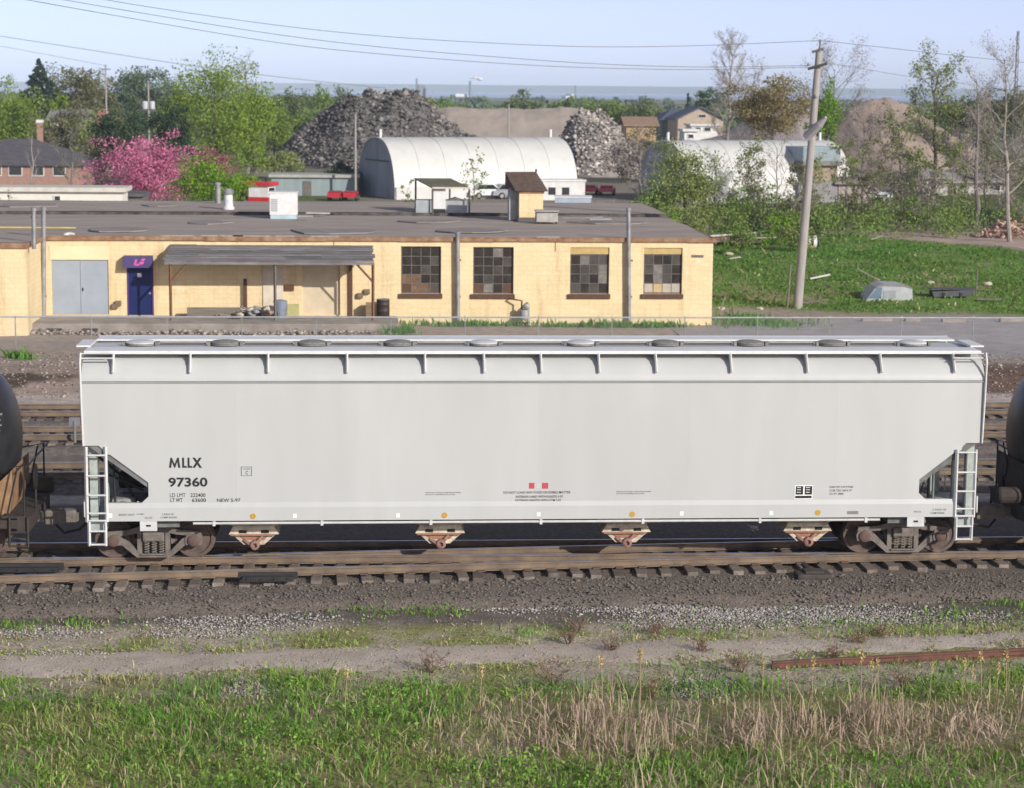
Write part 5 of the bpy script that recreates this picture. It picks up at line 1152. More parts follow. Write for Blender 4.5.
Y = 56; t = thing('trough', 'dark grey metal trough lying in the grass beside the truck cap', 'trough', gp(957, Y)); MB().prism([(-22 * k, .32), (-20 * k, .05), (18 * k, .1), (23 * k, .42)], 'y', 0, .7).build('body', M('trough_grey', (.09, .095, .10), (.06, .06, .065), scale=4), t); MB().box(-23 * k, 24 * k, -.04, .74, .42, .46).build('rim', MATS['trough_grey'], t)
for u in (-10, 8): MB().cbox(u * k, -.02, .12, .12, .05, .3).build('leg', m_black, t)
t = thing('painted_drum', 'white banded dark drum lying in the grass beside the utility pole', 'drum', gp(812, float(PZ(812, 252, .1)[1])))
MB().lathe((0, 0, .4), [(.36, -.45), (.40, -.42), (.40, .42), (.36, .45)], 18, 'x').build('body', m_black, t, smooth=True)
for u in (-.2, .22): MB().lathe((u, 0, .4), [(.41, -.11), (.41, .11)], 18, 'x').build('band', m_trim, t)
MB().lathe((0, -.1, .12), [(.3, -.06), (.3, .05)], 12).build('base', M('rust_orange', (.4, .2, .1)), t)
t = thing('tarp', 'crumpled dull red tarp beside the corner of the yellow building', 'tarp', gp(727, float(PZ(727, 248, .1)[1])))
X, Yg = np.meshgrid(np.linspace(-2.1, 2.2, 30), np.linspace(-1.2, 1.2, 16)); Zg = np.clip(.55 * (1 - (X / 2.3) ** 2) * (1 - (Yg / 1.3) ** 2), 0, 1) + .25 * fbm(X + 9, Yg, .7, 170) 
ob('sheet', grid_mesh('sheet', X, Yg, Zg, M('tarp_red', (.36, .15, .15), (.30, .17, .19), scale=1.5)), t); MB().bar((-2.2, -.9, .5), (2.0, -.6, .8), .09).build('batten', m_trim, t)
DEB = [(735, 262, .7, 8, 'pale broken board lying in the grass near the tarp'), (722, 312, .9, 70, 'grey stick leaning in the weeds at the building corner'), (811, 302, 1.7, 8, 'dark weathered plank lying at the foot of the utility pole'), (820, 280, 1.1, 12, 'bright white plank tilted in the grass past the pole'), (868, 283, 1.4, -28, 'long grey plank in the grass above the truck cap'), (760, 244, 2.2, 3, 'white board lying along the hedge foot'), (989, 300, 1.2, 2, 'pale board at the edge of the grass by the trough'), (877, 246, .8, 20, 'short white board on the dirt lane edge')]
for i, (px, py, l, a, lab) in enumerate(DEB):
    p = PZ(px, py, .15); z_ = float(ground_z(p[0], p[1])); t = thing('plank', lab, 'plank', (p[0], p[1], z_ + .1), 0, None)
    m = MB(); m.bbox(-l / 2, l / 2, -.1, .1, -.03, .05, .012); o = m.build('board', [m_palb, m_pale, MATS['grey_wood'], m_trim, m_pale, m_palb, m_pale, m_palb][i], t); t.rotation_euler = (0, -R(a), rnd.uniform(-.3, .3)); t.location.z += l / 2 * abs(math.sin(R(a)))
DR = [(729, 258, .22, 'round pale sack in the weeds by the building corner'), (705, 300, .15, 'small white bag at the foot of the yellow end wall'), (721, 305, .17, 'white bag lying in tall grass by the stick'), (760, 305, .14, 'white bucket lid in the grass before the utility pole'), (987, 291, .2, 'white bag lying in grass beyond the trough'), (930, 287, .18, 'small pale bag in the grass above the truck cap')]
for px, py, s, lab in DR:
    p = PZ(px, py, .15); z_ = float(ground_z(p[0], p[1])); m = MB(); bm = bmesh.new(); bmesh.ops.create_icosphere(bm, subdivisions=2, radius=1)
    for v in bm.verts: v.co = Vector((v.co.x * s * 1.2, v.co.y * s, v.co.z * s * .6)) * rnd.uniform(.85, 1.15)
    m.bm(bm); tag(m.build('bag', m_palb, None, loc=(p[0], p[1], z_ + s * .4)), lab, 'bag')
for px0, px1, py, lab in ((862, 892, 315, 'pale concrete kerb block before the truck cap'), (942, 965, 316, 'pale concrete kerb block before the trough'), (1000, 1026, 316, 'pale concrete kerb block past the trough toward the frame edge'.replace(' toward the frame edge', '')), (905, 920, 315, 'short kerb block between two longer ones')):
    p0, p1 = PZ(px0, py, .2), PZ(px1, py, .2); l = p1[0] - p0[0]
    tag(MB().bbox(-l / 2, l / 2, -.12, .12, -.2, .17, .03).build('kerb_block', m_conc, None, loc=((p0[0] + p1[0]) / 2, p0[1], float(ground_z(p0[0], p0[1])))), lab, 'kerb block', 'kerb blocks along the gravel road')
p = PZ(805, 316, 0); tag(MB().tube([(0, 0, 0), (.1, 0, 2.0)], .05, 8).build('wooden_stake', MATS['grey_wood'], None, loc=(p[0], 53, .0)), 'thin wooden stake standing close beside the utility pole', 'stake')
p = PY(981, 300, 56); tag(MB().tube([(0, 0, 0), (.02, 0, 1.5)], .04, 6).build('wooden_stake', m_mull, None, loc=(float(PY(979, 300, 56)[0]), 56.6, .1)), 'dark thin stake standing beyond the trough', 'stake')

# ---- utility poles and wires
m_pole = M('pole_wood', (.36, .335, .31), (.27, .25, .23), scale=2.5, rough=.9, stretch=(4, 4, .4), detail=9); m_ins = M('insulator', (.3, .29, .28), rough=.3); m_wire = M('wire_dark', (.17, .17, .18), rough=.5)
YP = 53.0
def PO(px, py): return Vector(PY(px, py, YP))
b, tp = PO(797, 318), PO(819, 52); b.z = -.2
t = thing('utility_pole', 'tall leaning grey wooden utility pole standing at the grass edge', 'utility pole', b)
def PL(px, py, dy=0): v = PO(px, py) - b; v.y += dy; return v
ax = lambda py: 797 + (318 - py) * 22 / 266
MB().tube([(0, 0, 0), PL(ax(200), 200), tp - b], [.235, .20, .155], 12).build('shaft', m_pole, t, smooth=True)
MB().tube([tp - b, PL(820.5, 41)], [.06, .03], 6).build('pole_top_pin', m_mull, t); MB().lathe(PL(820.5, 42), [(.05, 0), (.09, .05), (.05, .12)], 8).build('insulator', m_ins, t)
MB().bar(PL(812, 52), PL(823, 49), .08).build('bracket', m_mull, t)
MB().bar(PL(808, 69), PL(825, 63.5, -.5), .09).build('cross_arm', m_mull, t); 
for q in ((808, 66), (824, 61)): MB().lathe(PL(q[0], q[1], -.15), [(.05, 0), (.09, .06), (.05, .14)], 8).build('insulator', m_ins, t)
for q in ((806, 99), (815, 98), (806.5, 112), (804, 95)): MB().lathe(PL(q[0], q[1], -.2), [(.05, 0), (.10, .07), (.05, .16)], 8).build('insulator', m_ins, t)
MB().tube([PL(807, 137), PL(817, 124, -.6), PL(822, 117, -.9)], [.24, .19, .07], 8).build('lamp_arm', M('lamp_grey', (.40, .38, .38), (.33, .31, .31)), t)
for py in (135, 128): MB().lathe(PL(ax(py), py), [(.19, -.05), (.19, .05)], 12).build('band', m_pipe, t)
def wire(label, pts, r_=.014, smooth=6):
    P = [Vector(PY(px, py, Y)) for px, py, Y in pts]; out = []
    for i in range(len(P) - 1):
        p0, p1, p2, p3 = P[max(i - 1, 0)], P[i], P[i + 1], P[min(i + 2, len(P) - 1)]
        for k in range(smooth):
            s = k / smooth; out.append(.5 * ((2 * p1) + (p2 - p0) * s + (2 * p0 - 5 * p1 + 4 * p2 - p3) * s * s + (3 * p1 - p0 - 3 * p2 + p3) * s ** 3))
    out.append(P[-1]); return tag(MB().tube(out, r_, 5).build('power_line', m_wire), label, 'power line', 'power lines across the sky')
wire('topmost power line ending at the pin of the tall leaning pole', [(40, -16, 40), (107, 0, 41), (260, 23, 44), (380, 36, 46.5), (510, 44, 49), (600, 46.8, 50.5), (700, 45.6, 52), (820, 40.5, YP)])
wire('second power line meeting the cross arm of the tall leaning pole', [(0, -14, 40), (65, 0, 41), (260, 32, 44), (380, 47, 46), (510, 58, 49), (600, 64, 50.5), (700, 67, 52), (808, 65.5, YP)])
wire('lowest of three power lines sagging to the cross arm of the leaning pole', [(-40, -14, 40), (28, 0, 41), (260, 40, 44), (380, 54, 46), (510, 64, 49), (600, 68, 50.5), (700, 69.5, 52), (808, 67, YP + .1)])
wire('power line running from the leaning pole pin past the bare birch', [(820, 40.5, YP), (880, 47, 54), (960, 56, 55.5), (1060, 66, 57)]); wire('thin power line from the cross arm passing over the gravel cone', [(824, 62, YP), (870, 70, 60), (920, 78, 70), (1060, 96, 90)], .012)
wire('thin far power line passing the spruce and the transformer pole', [(-20, 32, 150), (0, 36, 152), (90, 50, 160), (180, 64, 170), (270, 76, 180), (385, 88, 195)], .03); wire('faint thin power line above the spruce ending at a short pole', [(-20, 42, 200), (0, 46, 202), (60, 57, 207), (107, 66, 212)], .025)
def simple_pole(label, px, pyt, Y, r_=.13, pyb=None, arm=True, rz=0):
    g = gp(px, Y); t = thing('utility_pole', label, 'utility pole', g); h = zat(pyt, Y, px) - g[2]
    MB().tube([(0, 0, -.2), (0, 0, h)], [r_, r_ * .75], 8).build('shaft', m_pole, t)
    if arm: MB().box(-.6, .6, -.05, .05, h - .5, h - .38).build('cross_arm', m_mull, t); MB().lathe((0, 0, h), [(.05, 0), (.08, .06), (.04, .14)], 8).build('insulator', m_ins, t)
    return t, h
simple_pole('thin wooden pole standing beside the arched shed end wall', 355.5, 114, 155, .13, arm=False); simple_pole('thin pole on the flat beige heap behind the arched shed', 508, 104, 196, .12, arm=False); simple_pole('short far pole with a cross arm beyond the spruce', 108, 65.5, 212)
t, h = simple_pole('far pole carrying two pale transformer cans above the evergreens', 150, 84, 205)
for u in (-.42, .42): MB().lathe((u, 0, h - 2.9), [(.28, 0), (.33, .08), (.33, .8), (.22, .92)], 12).build('transformer', M('can_grey', (.55, .57, .60)), t, smooth=True)
MB().box(-.8, .8, -.1, .1, h - 3.05, h - 2.92).build('platform', m_mull, t)
Y = 170; g = gp(1011, Y); t = thing('lattice_mast', 'thin far lattice mast rising among the bare birch twigs', 'mast', g); h = zat(31, Y, 1011) - g[2]
for a in range(3): MB().bar((.28 * math.cos(a * 2.1), .28 * math.sin(a * 2.1), 0), (.1 * math.cos(a * 2.1), .1 * math.sin(a * 2.1), h), .05).build('leg', m_mull, t)
m = MB()
for k in range(20): m.bar((.26 * (-1) ** k, 0, h * k / 20), (.2 * (-1) ** (k + 1), .1, h * (k + 1) / 20), .04)
m.build('lattice', m_mull, t)
# ---- far industry across the bay
m_ind = M('industry_grey', (.20, .22, .25), (.16, .18, .2)); m_indw = M('industry_white', (.75, .75, .74))
def stack(label, px, pyt, w_px, Y, blocks=()):
    t = thing('smokestack', label, 'smokestack', gp(px, Y, -2)); k = MPP(Y); h = zat(pyt, Y, px) + 2; MB().tube([(0, 0, 0), (0, 0, h)], [w_px * k / 2, w_px * k / 2.6], 12).build('shaft', m_ind, t); MB().lathe((0, 0, h - 3), [(w_px * k / 2.4, 0), (w_px * k / 2.3, 3.1)], 12).build('rim', m_ind, t)
    for u0, u1, pt, mt in blocks:
        hh = zat(pt, Y, px) + 2; MB().box((u0 - px) * k, (u1 - px) * k, 6, 60, 0, hh).build('works_hall', mt, t)
stack('far smokestack beside a blue grey works block on the horizon', 416.5, 78.5, 2.2, 2450, [(418.5, 425, 84.5, m_ind), (423, 426.5, 88, m_ind)])
stack('tallest far smokestack trailing white smoke over the lake', 469.5, 81, 2.8, 2450, [(448, 464, 97, m_indw), (455, 468, 94, m_indw), (474, 484, 96.5, m_ind)])
stack('small far smokestack with white works by the hazy horizon', 574, 85.5, 1.6, 2450, [(565, 575, 96, m_indw), (569, 573, 94, m_indw)])
for px, pt in ((530, 90), (539, 88)): pass
k = MPP(2450); c0 = PY(470, 79, 2450); m = MB()
for i in range(16):
    bm = bmesh.new(); bmesh.ops.create_icosphere(bm, subdivisions=2, radius=1); s = (1.1 + .10 * i) * k * rnd.uniform(.7, 1.1)
    for v in bm.verts: v.co = v.co * s * (1 + .25 * (rnd.random() - .5)); v.co.z *= .7
    bmesh.ops.translate(bm, verts=bm.verts, vec=(i * .72 * k, rnd.uniform(-5, 5), (1.0 + .12 * i + rnd.uniform(-.3, .3) - .014 * i * i) * k)); m.bm(bm)
sm = M('smoke_white', (.9, .9, .9), (.85, .85, .85)); b_ = sm.node_tree.nodes['Principled BSDF']; b_.inputs['Alpha'].default_value = .5
o = stuff(m.build('smoke', sm, None, smooth=True, loc=(c0[0], c0[1], c0[2])))
# ================================================================== TREES AND PLANTS
def leafmat(name, c1, c2, tr=.3, isl=.35, scale=.5): return M(name, c1, c2, scale=scale, rough=.75, island=isl, trans=tr, spec=.15, lo=.3, hi=.7)
L = dict(
    lime=leafmat('leaf_lime', (.26, .34, .055), (.17, .26, .035)), green=leafmat('leaf_green', (.22, .31, .08), (.16, .24, .06)), mid=leafmat('leaf_mid', (.18, .225, .095), (.13, .17, .07)),
    olive=leafmat('leaf_olive', (.20, .195, .10), (.15, .155, .075)), dark=leafmat('leaf_dark', (.06, .10, .05), (.035, .066, .034), .15), spruce=leafmat('needle_dark', (.045, .07, .05), (.028, .048, .036), .05),
    pink=leafmat('blossom_pink', (.68, .25, .39), (.52, .15, .27), .3, .35), pink2=leafmat('blossom_dull', (.42, .15, .20), (.28, .12, .12), .3), orange=leafmat('leaf_bronze', (.32, .25, .11), (.24, .20, .09)),
    yel=leafmat('leaf_yellowgreen', (.29, .33, .11), (.20, .245, .08)), bright=leafmat('leaf_bright', (.20, .34, .03), (.13, .26, .02)), blue=leafmat('leaf_bluegreen', (.16, .215, .12), (.115, .165, .095)), twig=leafmat('twig_haze', (.31, .27, .235), (.24, .21, .185), .1, .3))
m_bark = M('bark_brown', (.13, .10, .08), (.085, .07, .06), scale=4, rough=.95, bump=.5, bscale=12); m_barkp = M('bark_pale', (.33, .29, .26), (.24, .21, .19), scale=3, rough=.95); m_barkg = M('bark_grey', (.22, .19, .17), (.16, .14, .125), scale=3, rough=.95)
def branch_pts(p, d, l, n, wob, up=.0):
    out = [Vector(p)]; d = Vector(d).normalized()
    for i in range(n):
        d = (d + Vector((rnd.gauss(0, wob), rnd.gauss(0, wob), rnd.gauss(0, wob) + up))).normalized(); out.append(out[-1] + d * l / n)
    return out
def limbs(m, h, r0, spread, tips, n1=9, n2=5, n3=5, z0=.25, up=.12, wob=.16, lean=(0, 0), fine=True):
    tr = [Vector((lean[0] * t * h + rnd.gauss(0, .012 * h), lean[1] * t * h + rnd.gauss(0, .012 * h), t * h * .9)) for t in np.linspace(0, 1, 8)]; tr[0] = Vector((0, 0, -.3))
    m.tube(tr, [r0 * (1 - .85 * i / 7) for i in range(8)], 7)
    for a in range(n1):
        t = z0 + (1 - z0) * (a + rnd.random() * .6) / n1; t = min(t, .98); i = min(int(t * 7), 6); p = tr[i].lerp(tr[i + 1], t * 7 - i); az = a * 2.4 + rnd.uniform(-.5, .5)
        l = spread * (1.05 - .65 * abs(t - .45)) * rnd.uniform(.75, 1.15); el = .25 + .75 * t + rnd.uniform(-.15, .2)
        b1 = branch_pts(p, (math.cos(az), math.sin(az), el), l, 5, wob, up); r1 = r0 * .42 * (1.1 - t * .7); m.tube(b1, [r1, r1 * .8, r1 * .62, r1 * .45, r1 * .3, r1 * .15], 5, False)
        for c in range(n2):
            k = rnd.uniform(.3, 1) * 5; i = min(int(k), 4); p2 = b1[i].lerp(b1[i + 1], k - i); d2 = (b1[i + 1] - b1[i]).normalized() + Vector((rnd.gauss(0, .6), rnd.gauss(0, .6), rnd.gauss(.15, .4)))
            b2 = branch_pts(p2, d2, l * .48 * rnd.uniform(.6, 1.1), 3, wob, up); r2 = r1 * .35; m.tube(b2, [r2, r2 * .7, r2 * .45, r2 * .2], 4, False); tips.append(b2[-1])
            if fine:
                for e in range(n3):
                    k = rnd.uniform(.2, 1) * 3; i = min(int(k), 2); p3 = b2[i].lerp(b2[i + 1], k - i); d3 = (b2[i + 1] - b2[i]).normalized() + Vector((rnd.gauss(0, .7), rnd.gauss(0, .7), rnd.gauss(.2, .4)))
                    b3 = branch_pts(p3, d3, l * .26 * rnd.uniform(.6, 1.2), 2, wob, up); m.tube(b3, [r2 * .45, r2 * .35, r2 * .18], 3, False); tips.append(b3[-1])
def crown_quads(cz, rx, rz, N, size, nclump, shape='round', ry=None, irr=.25):
    ry = ry or rx; u = unit(nclump); r_ = rng.uniform(.25, 1, (nclump, 1)) ** .55; C = u * r_ * (1 + irr * rng.normal(0, 1, (nclump, 1)).clip(-1.2, 1.2))
    if shape == 'cone': t = rng.uniform(0, 1, nclump) ** 1.0; a = rng.uniform(0, 6.28, nclump); q = (1 - t) * rng.uniform(.55, 1, nclump); C = np.stack([q * np.cos(a), q * np.sin(a), 2 * t - 1], -1)
    if shape == 'dome': C[:, 2] = np.abs(C[:, 2]) * 1.6 - .75
    C = C * np.array([rx, ry, rz]) + np.array([0, 0, cz]); cs = rng.uniform(.5, 1.2, nclump) * (np.clip(1.05 - (C[:, 2] - cz + rz) / (2 * rz), .12, 1) if shape == 'cone' else 1)
    i = rng.choice(nclump, N, p=cs / cs.sum()); cr = np.array([rx, ry, rz * .8]) * (.155 if shape != 'cone' else .10)
    P = C[i] + rng.normal(0, 1, (N, 3)).clip(-1.8, 1.8) * cr * cs[i][:, None]
    return leaf_quads(P, size)
def tree(name, label, px, pyt, wpx, Y, leaf, cat='tree', pyb=None, shape='round', dens=1.0, trunk=None, low=.22, group=None, bark=None, irr=.25, size=None, asp=.8, z0=None):
    g = gp(px, Y); k = MPP(Y); h = zat(pyt, Y, px) - g[2]; w_ = wpx * k / 2; t = thing(name, label, cat, g, 0, group)
    zl = h * low if pyb is None else max(zat(pyb, Y, px) - g[2], .05); rz_ = (h - zl) / 2; cz = zl + rz_
    N = int(np.clip(dens * wpx * (rz_ * 2 / k) * 2.1, 600, 14000)); s = size or max(.045, 1.2 * k)
    r0 = trunk or max(.08, h * .022); m = MB(); tips = []
    limbs(m, h * .86, r0, w_ * .8, tips, 7, 3, 0, max(.15, zl / h * .8), fine=False); m.build('trunk', bark or m_bark, t)
    Q = crown_quads(cz, w_ * .92, rz_ * .95, N, s, int(np.clip(wpx * (1.5 if shape != 'cone' else 5), 40, 420)), shape, w_ * asp, irr)
    ob('crown', poly_mesh('crown', Q, 4, L[leaf]), t); return t
def bare(name, label, px, pyt, wpx, Y, bark, leaf=None, nleaf=0, n=(10, 6, 6), low=.25, lean=(0, 0), r0=None, cat='tree', group=None, up=.12):
    g = gp(px, Y); k = MPP(Y); h = zat(pyt, Y, px) - g[2]; t = thing(name, label, cat, g, 0, group); m = MB(); tips = []
    limbs(m, h, r0 or h * .016, wpx * k / 2, tips, *n, low, up, .17, lean); m.build('trunk', bark, t)
    if leaf:
        ls = 1.15
        if leaf == 'twig': nleaf, ls = nleaf * 2, .72
        T = np.array([tuple(q) for q in tips]); i = rng.integers(0, len(T), nleaf); P = T[i] + rng.normal(0, wpx * k * .028, (nleaf, 3)); ob('crown', poly_mesh('crown', leaf_quads(P, max(.04, ls * k)), 4, L[leaf]), t)
    return t
# west side, behind the bungalow
tree('broadleaf_tree', 'broad light green tree above the bungalow chimney', 12, 84, 76, 200, 'lime', dens=.9, pyb=158)
tree('spruce_tree', 'tall dark pointed spruce above the bungalow', 42, 57, 74, 225, 'spruce', 'tree', 128, 'cone', 1.2)
tree('broadleaf_tree', 'olive half leafed tree behind the small grey house', 78, 64, 62, 245, 'olive', dens=.8, pyb=124); tree('broadleaf_tree', 'dull olive tree rising between the spruce and the red roof', 100, 74, 40, 262, 'olive', pyb=125, dens=.8)
tree('broadleaf_tree', 'blue green tree behind the transformer pole', 140, 66, 66, 290, 'blue', pyb=125); tree('broadleaf_tree', 'dark green tree at the shoulder of the blue green one', 172, 76, 40, 300, 'mid', pyb=128)
tree('broadleaf_tree', 'small round lime tree in front of the grey house', 63, 92, 16, 205, 'lime', pyb=112); tree('broadleaf_tree', 'low dusty green tree between bungalow and terracotta roof', 120, 118, 40, 222, 'olive', pyb=150, dens=.8)
tree('broadleaf_tree', 'huge bright yellow green tree towering over the pink blossom', 216, 52, 112, 168, 'lime', pyb=172, dens=1.15, irr=.16); tree('broadleaf_tree', 'yellow green tree filling in beside the huge one', 252, 78, 44, 176, 'lime', pyb=185, dens=.8)
tree('evergreen_tree', 'round dark evergreen behind the pink blossom tree', 121, 108, 52, 142, 'dark', pyb=170, dens=1.1); tree('evergreen_tree', 'second dark evergreen under the huge yellow green tree', 168, 104, 52, 146, 'dark', pyb=168, dens=1.1)
tree('blossom_tree', 'magenta blossoming tree beside the white flat building', 145, 141, 98, 122, 'pink', pyb=203, dens=.9, irr=.45); tree('blossom_tree', 'smaller dull pink blossom tree behind the lime shrub', 211, 148, 50, 130, 'pink2', pyb=180, dens=.6, irr=.35)
tree('lime_shrub', 'round lime green shrub by the two roof vents', 211, 157, 74, 108, 'bright', 'shrub', 208, dens=.8); tree('lime_shrub', 'low yellow green bush beside the red farm truck', 247, 172, 30, 122, 'lime', 'shrub', 206, dens=.8)
bare('bare_tree', 'pale leafless twiggy tree behind the huge yellow green tree', 248, 48, 42, 195, m_barkg, n=(12, 6, 6)); bare('bare_tree', 'thin grey twiggy tree in front of the bungalow roof', 73, 118, 56, 112, m_barkg, 'olive', 500, (10, 6, 5)); bare('bare_tree', 'slim pale leafless sapling before the bungalow chimney', 33, 124, 34, 100, m_barkp, n=(8, 4, 4)); bare('bare_tree', 'small leafing sapling before the white flat building wall', 8, 190, 30, 88, m_barkg, 'yel', 160, (6, 4, 3))
# middle distance
for i, (px, py, w_, Y, lf, lab) in enumerate(((290, 83, 46, 275, 'mid', 'dusky green tree at the shoulder of the slag heap'), (322, 88, 44, 300, 'green', 'green tree just behind the slag heap slope'), (345, 90, 30, 330, 'mid', 'small far green tree above the slag heap slope'), (275, 100, 40, 255, 'lime', 'yellow green tree beside the slag heap foot'), (306, 108, 50, 262, 'green', 'low spreading green tree before the slag heap'),
        (428, 95, 30, 345, 'yel', 'yellow green tree above the slag heap top'), (445, 99, 24, 350, 'green', 'small green tree on the flat beige heap skyline'), (519, 88, 46, 350, 'mid', 'round dusky green tree on the beige heap skyline'), (560, 96, 34, 360, 'green', 'low green tree behind the pale rubble heap'), (604, 95, 60, 345, 'green', 'wide green tree line clump beyond the pale rubble'), (645, 96, 50, 340, 'mid', 'dull green clump beyond the orange shed'))):
    tree('broadleaf_tree', lab, px, py, w_, Y, lf, pyb=None, low=.05, dens=.9)
tree('evergreen_tree', 'small dark evergreen bush on the dirt by the arched shed', 343, 163, 32, 162, 'dark', 'bush', 179); tree('broadleaf_tree', 'small dark pointed conifer by the slate roofed house', 686, 92, 12, 310, 'spruce', shape='cone', pyb=115); tree('broadleaf_tree', 'blue green round tree behind the tan gabled house', 708, 90, 44, 325, 'blue', pyb=112)
bare('young_tree', 'sparse young leafing tree before the white arched shed', 474, 159, 42, 98, m_barkg, 'green', 420, (9, 4, 3), .3); bare('young_tree', 'small leafy sapling at the corner of the arched shed', 408, 181, 20, 104, m_barkg, 'green', 200, (6, 4, 3))
# east side
bare('bare_tree', 'tall pale leafless poplar on the skyline', 727, 23, 56, 215, m_barkp, 'twig', 700, (22, 9, 8), .2); bare('bare_tree', 'grey leafless tree beside the bronze leafed tree', 752, 62, 60, 225, m_barkg, 'twig', 500, (12, 6, 6))
tree('broadleaf_tree', 'broad bronze orange tree behind the leaning pole', 770, 74, 82, 180, 'orange', pyb=140, dens=.9); tree('broadleaf_tree', 'narrow fresh green tree directly behind the leaning pole', 823, 82, 34, 186, 'bright', pyb=152, dens=.7)
bare('bare_tree', 'wide leafless tree crown behind the leaning pole', 832, 57, 92, 205, m_barkg, 'twig', 1500, (15, 7, 6), .3); bare('leafing_tree', 'leafing tree with dark trunk before the gravel cone', 934, 57, 84, 128, m_bark, 'yel', 3600, (15, 7, 5), .3, r0=.24); tree('broadleaf_tree', 'dusky green tree on the skyline past the gravel cone', 958, 92, 60, 240, 'mid', pyb=130, dens=.8); tree('broadleaf_tree', 'dull far tree clump behind the birch', 1005, 84, 60, 235, 'olive', pyb=135, dens=.7)
bare('birch_tree', 'pale leaning birch with bare twigs near the brick heap', 1012, 38, 96, 92, m_barkp, 'twig', 1100, (15, 7, 6), .25, (-.07, 0), r0=.17); bare('bare_tree', 'slender bare tree between birch and leafing tree', 975, 62, 56, 108, m_barkg, 'twig', 300, (12, 6, 5)); bare('bare_tree', 'dark bare tree in front of the second arched shed', 716, 150, 46, 96, m_bark, n=(10, 6, 5)); bare('bare_tree', 'pale twiggy tree between the second arched shed and the pole', 776, 138, 66, 98, m_barkp, 'twig', 300, (12, 6, 6), .15)
bare('bare_tree', 'grey twiggy tree beside the second shed end wall', 640, 128, 46, 102, m_barkg, 'twig', 500, (11, 6, 6)); tree('leafing_tree', 'upright yellow green tree covering the end of the second shed', 684, 138, 70, 92, 'yel', pyb=222, dens=.55, irr=.35); bare('bare_tree', 'olive twiggy tree at the foot of the gravel cone', 872, 150, 60, 112, m_barkg, 'olive', 700, (10, 6, 5), .1); bare('bare_tree', 'brown twiggy tree before the white bungalow', 905, 165, 48, 106, m_bark, 'twig', 500, (10, 6, 5), .1)
SH = [(652, 206, 54, 84, 'green', 'mixed green shrub behind the yellow building end'), (690, 200, 60, 86, 'yel', 'yellow green shrub in the thicket beside the yellow building'), (728, 204, 56, 90, 'green', 'leafy green shrub in front of the dark bare tree'), (760, 196, 52, 94, 'mid', 'dull green shrub before the pale twiggy tree'), (783, 212, 40, 88, 'bright', 'bright green shrub against the leaning pole'), (820, 207, 46, 97, 'green', 'green shrub under the brown boarded bay'), (846, 200, 46, 101, 'mid', 'shrub below the gravel cone next to the silver car'),
      (872, 210, 52, 97, 'green', 'low dark leafed shrub along the dirt lane'), (919, 196, 36, 96, 'bright', 'vivid green young shrub standing alone above the dirt lane'), (893, 206, 40, 102, 'olive', 'brownish olive shrub beside the vivid green one'), (957, 203, 50, 100, 'olive', 'grey olive shrub between the vivid green shrub and the hedge'), (984, 207, 48, 96, 'dark', 'dark green hedge shrub by the brick heap'), (1018, 206, 50, 99, 'mid', 'dull green shrub beyond the brick heap'), (668, 218, 46, 82, 'bright', 'low bright shrub at the corner of the tar roof'), (742, 226, 50, 82, 'green', 'low green shrub by the red tarp'), (800, 224, 44, 84, 'yel', 'yellowish shrub just behind the striped drum'.replace('striped', 'banded'))]
SH += [(705, 168, 56, 96, 'yel', 'tall yellow green shrub before the dark bare tree'), (658, 176, 46, 92, 'green', 'tall green shrub against the end wall of the second shed'), (748, 186, 54, 98, 'bright', 'bright green bush at the foot of the white second shed'), (790, 196, 44, 100, 'yel', 'yellow green bush beside the brown boarded bay')]
for px, py, w_, Y, lf, lab in SH:
    Y = Y + 13 if px > 840 else Y
    tree('shrub', lab, px, py, w_, Y, lf, 'shrub', low=.02, dens=.5, irr=.4, trunk=.05, shape='round')
for i, (px, py, w_, Y, bk, lf, n_, lab) in enumerate(((846, 150, 46, 118, m_barkg, 'yel', 800, 'yellow green leafing tree behind the silver car'), (890, 140, 50, 122, m_barkg, 'olive', 700, 'olive grey twiggy tree on the gravel cone flank'), (918, 158, 44, 118, m_barkg, 'yel', 900, 'pale green leafing thicket before the long white house'), (952, 150, 54, 114, m_barkg, 'yel', 900, 'tall pale green thicket beside the leafing tree with dark trunk'),
        (985, 140, 56, 116, m_bark, 'olive', 900, 'dull olive twig tree behind the birch trunk'), (1008, 160, 50, 104, m_barkg, 'twig', 800, 'brown twig thicket under the birch'), (928, 178, 44, 103, m_bark, 'twig', 700, 'low brown twig bush behind the vivid green shrub'), (862, 176, 40, 104, m_bark, 'olive', 600, 'low olive twig bush by the silver car'), (800, 170, 40, 96, m_barkg, 'olive', 500, 'olive twig bush under the pole lamp'), (755, 168, 46, 94, m_barkg, 'olive', 600, 'olive twig bush against the white second shed'))):
    bare('bare_tree', lab, px, py, w_, Y, bk, lf, int(n_ * 1.9), (11, 6, 5), .1)
tree('broadleaf_tree', 'dusty olive bush in front of the small grey house', 66, 110, 66, 188, 'olive', 'tree', dens=1.0, low=.05); tree('broadleaf_tree', 'pale olive bush between the red roof and bungalow roof', 96, 116, 52, 186, 'yel', 'tree', dens=.7, low=.05)
for px, py, w_, Y, bk, lf, n_, lab in ((748, 150, 60, 100, m_barkg, 'yel', 1500, 'light green leafing tree across the front of the second arched shed'), (862, 118, 60, 130, m_barkg, 'twig', 1800, 'hazy brown tree screening the gravel cone'), (898, 112, 60, 134, m_barkg, 'yel', 1700, 'hazy pale green tree screening the gravel cone flank'), (968, 108, 60, 126, m_barkg, 'twig', 1900, 'hazy grey brown tree on the skyline beside the slender bare tree'), (812, 160, 46, 99, m_barkg, 'yel', 900, 'light green sapling crowding the leaning pole')):
    bare('leafing_tree', lab, px, py, w_, Y, bk, lf, n_, (14, 6, 5), .12)
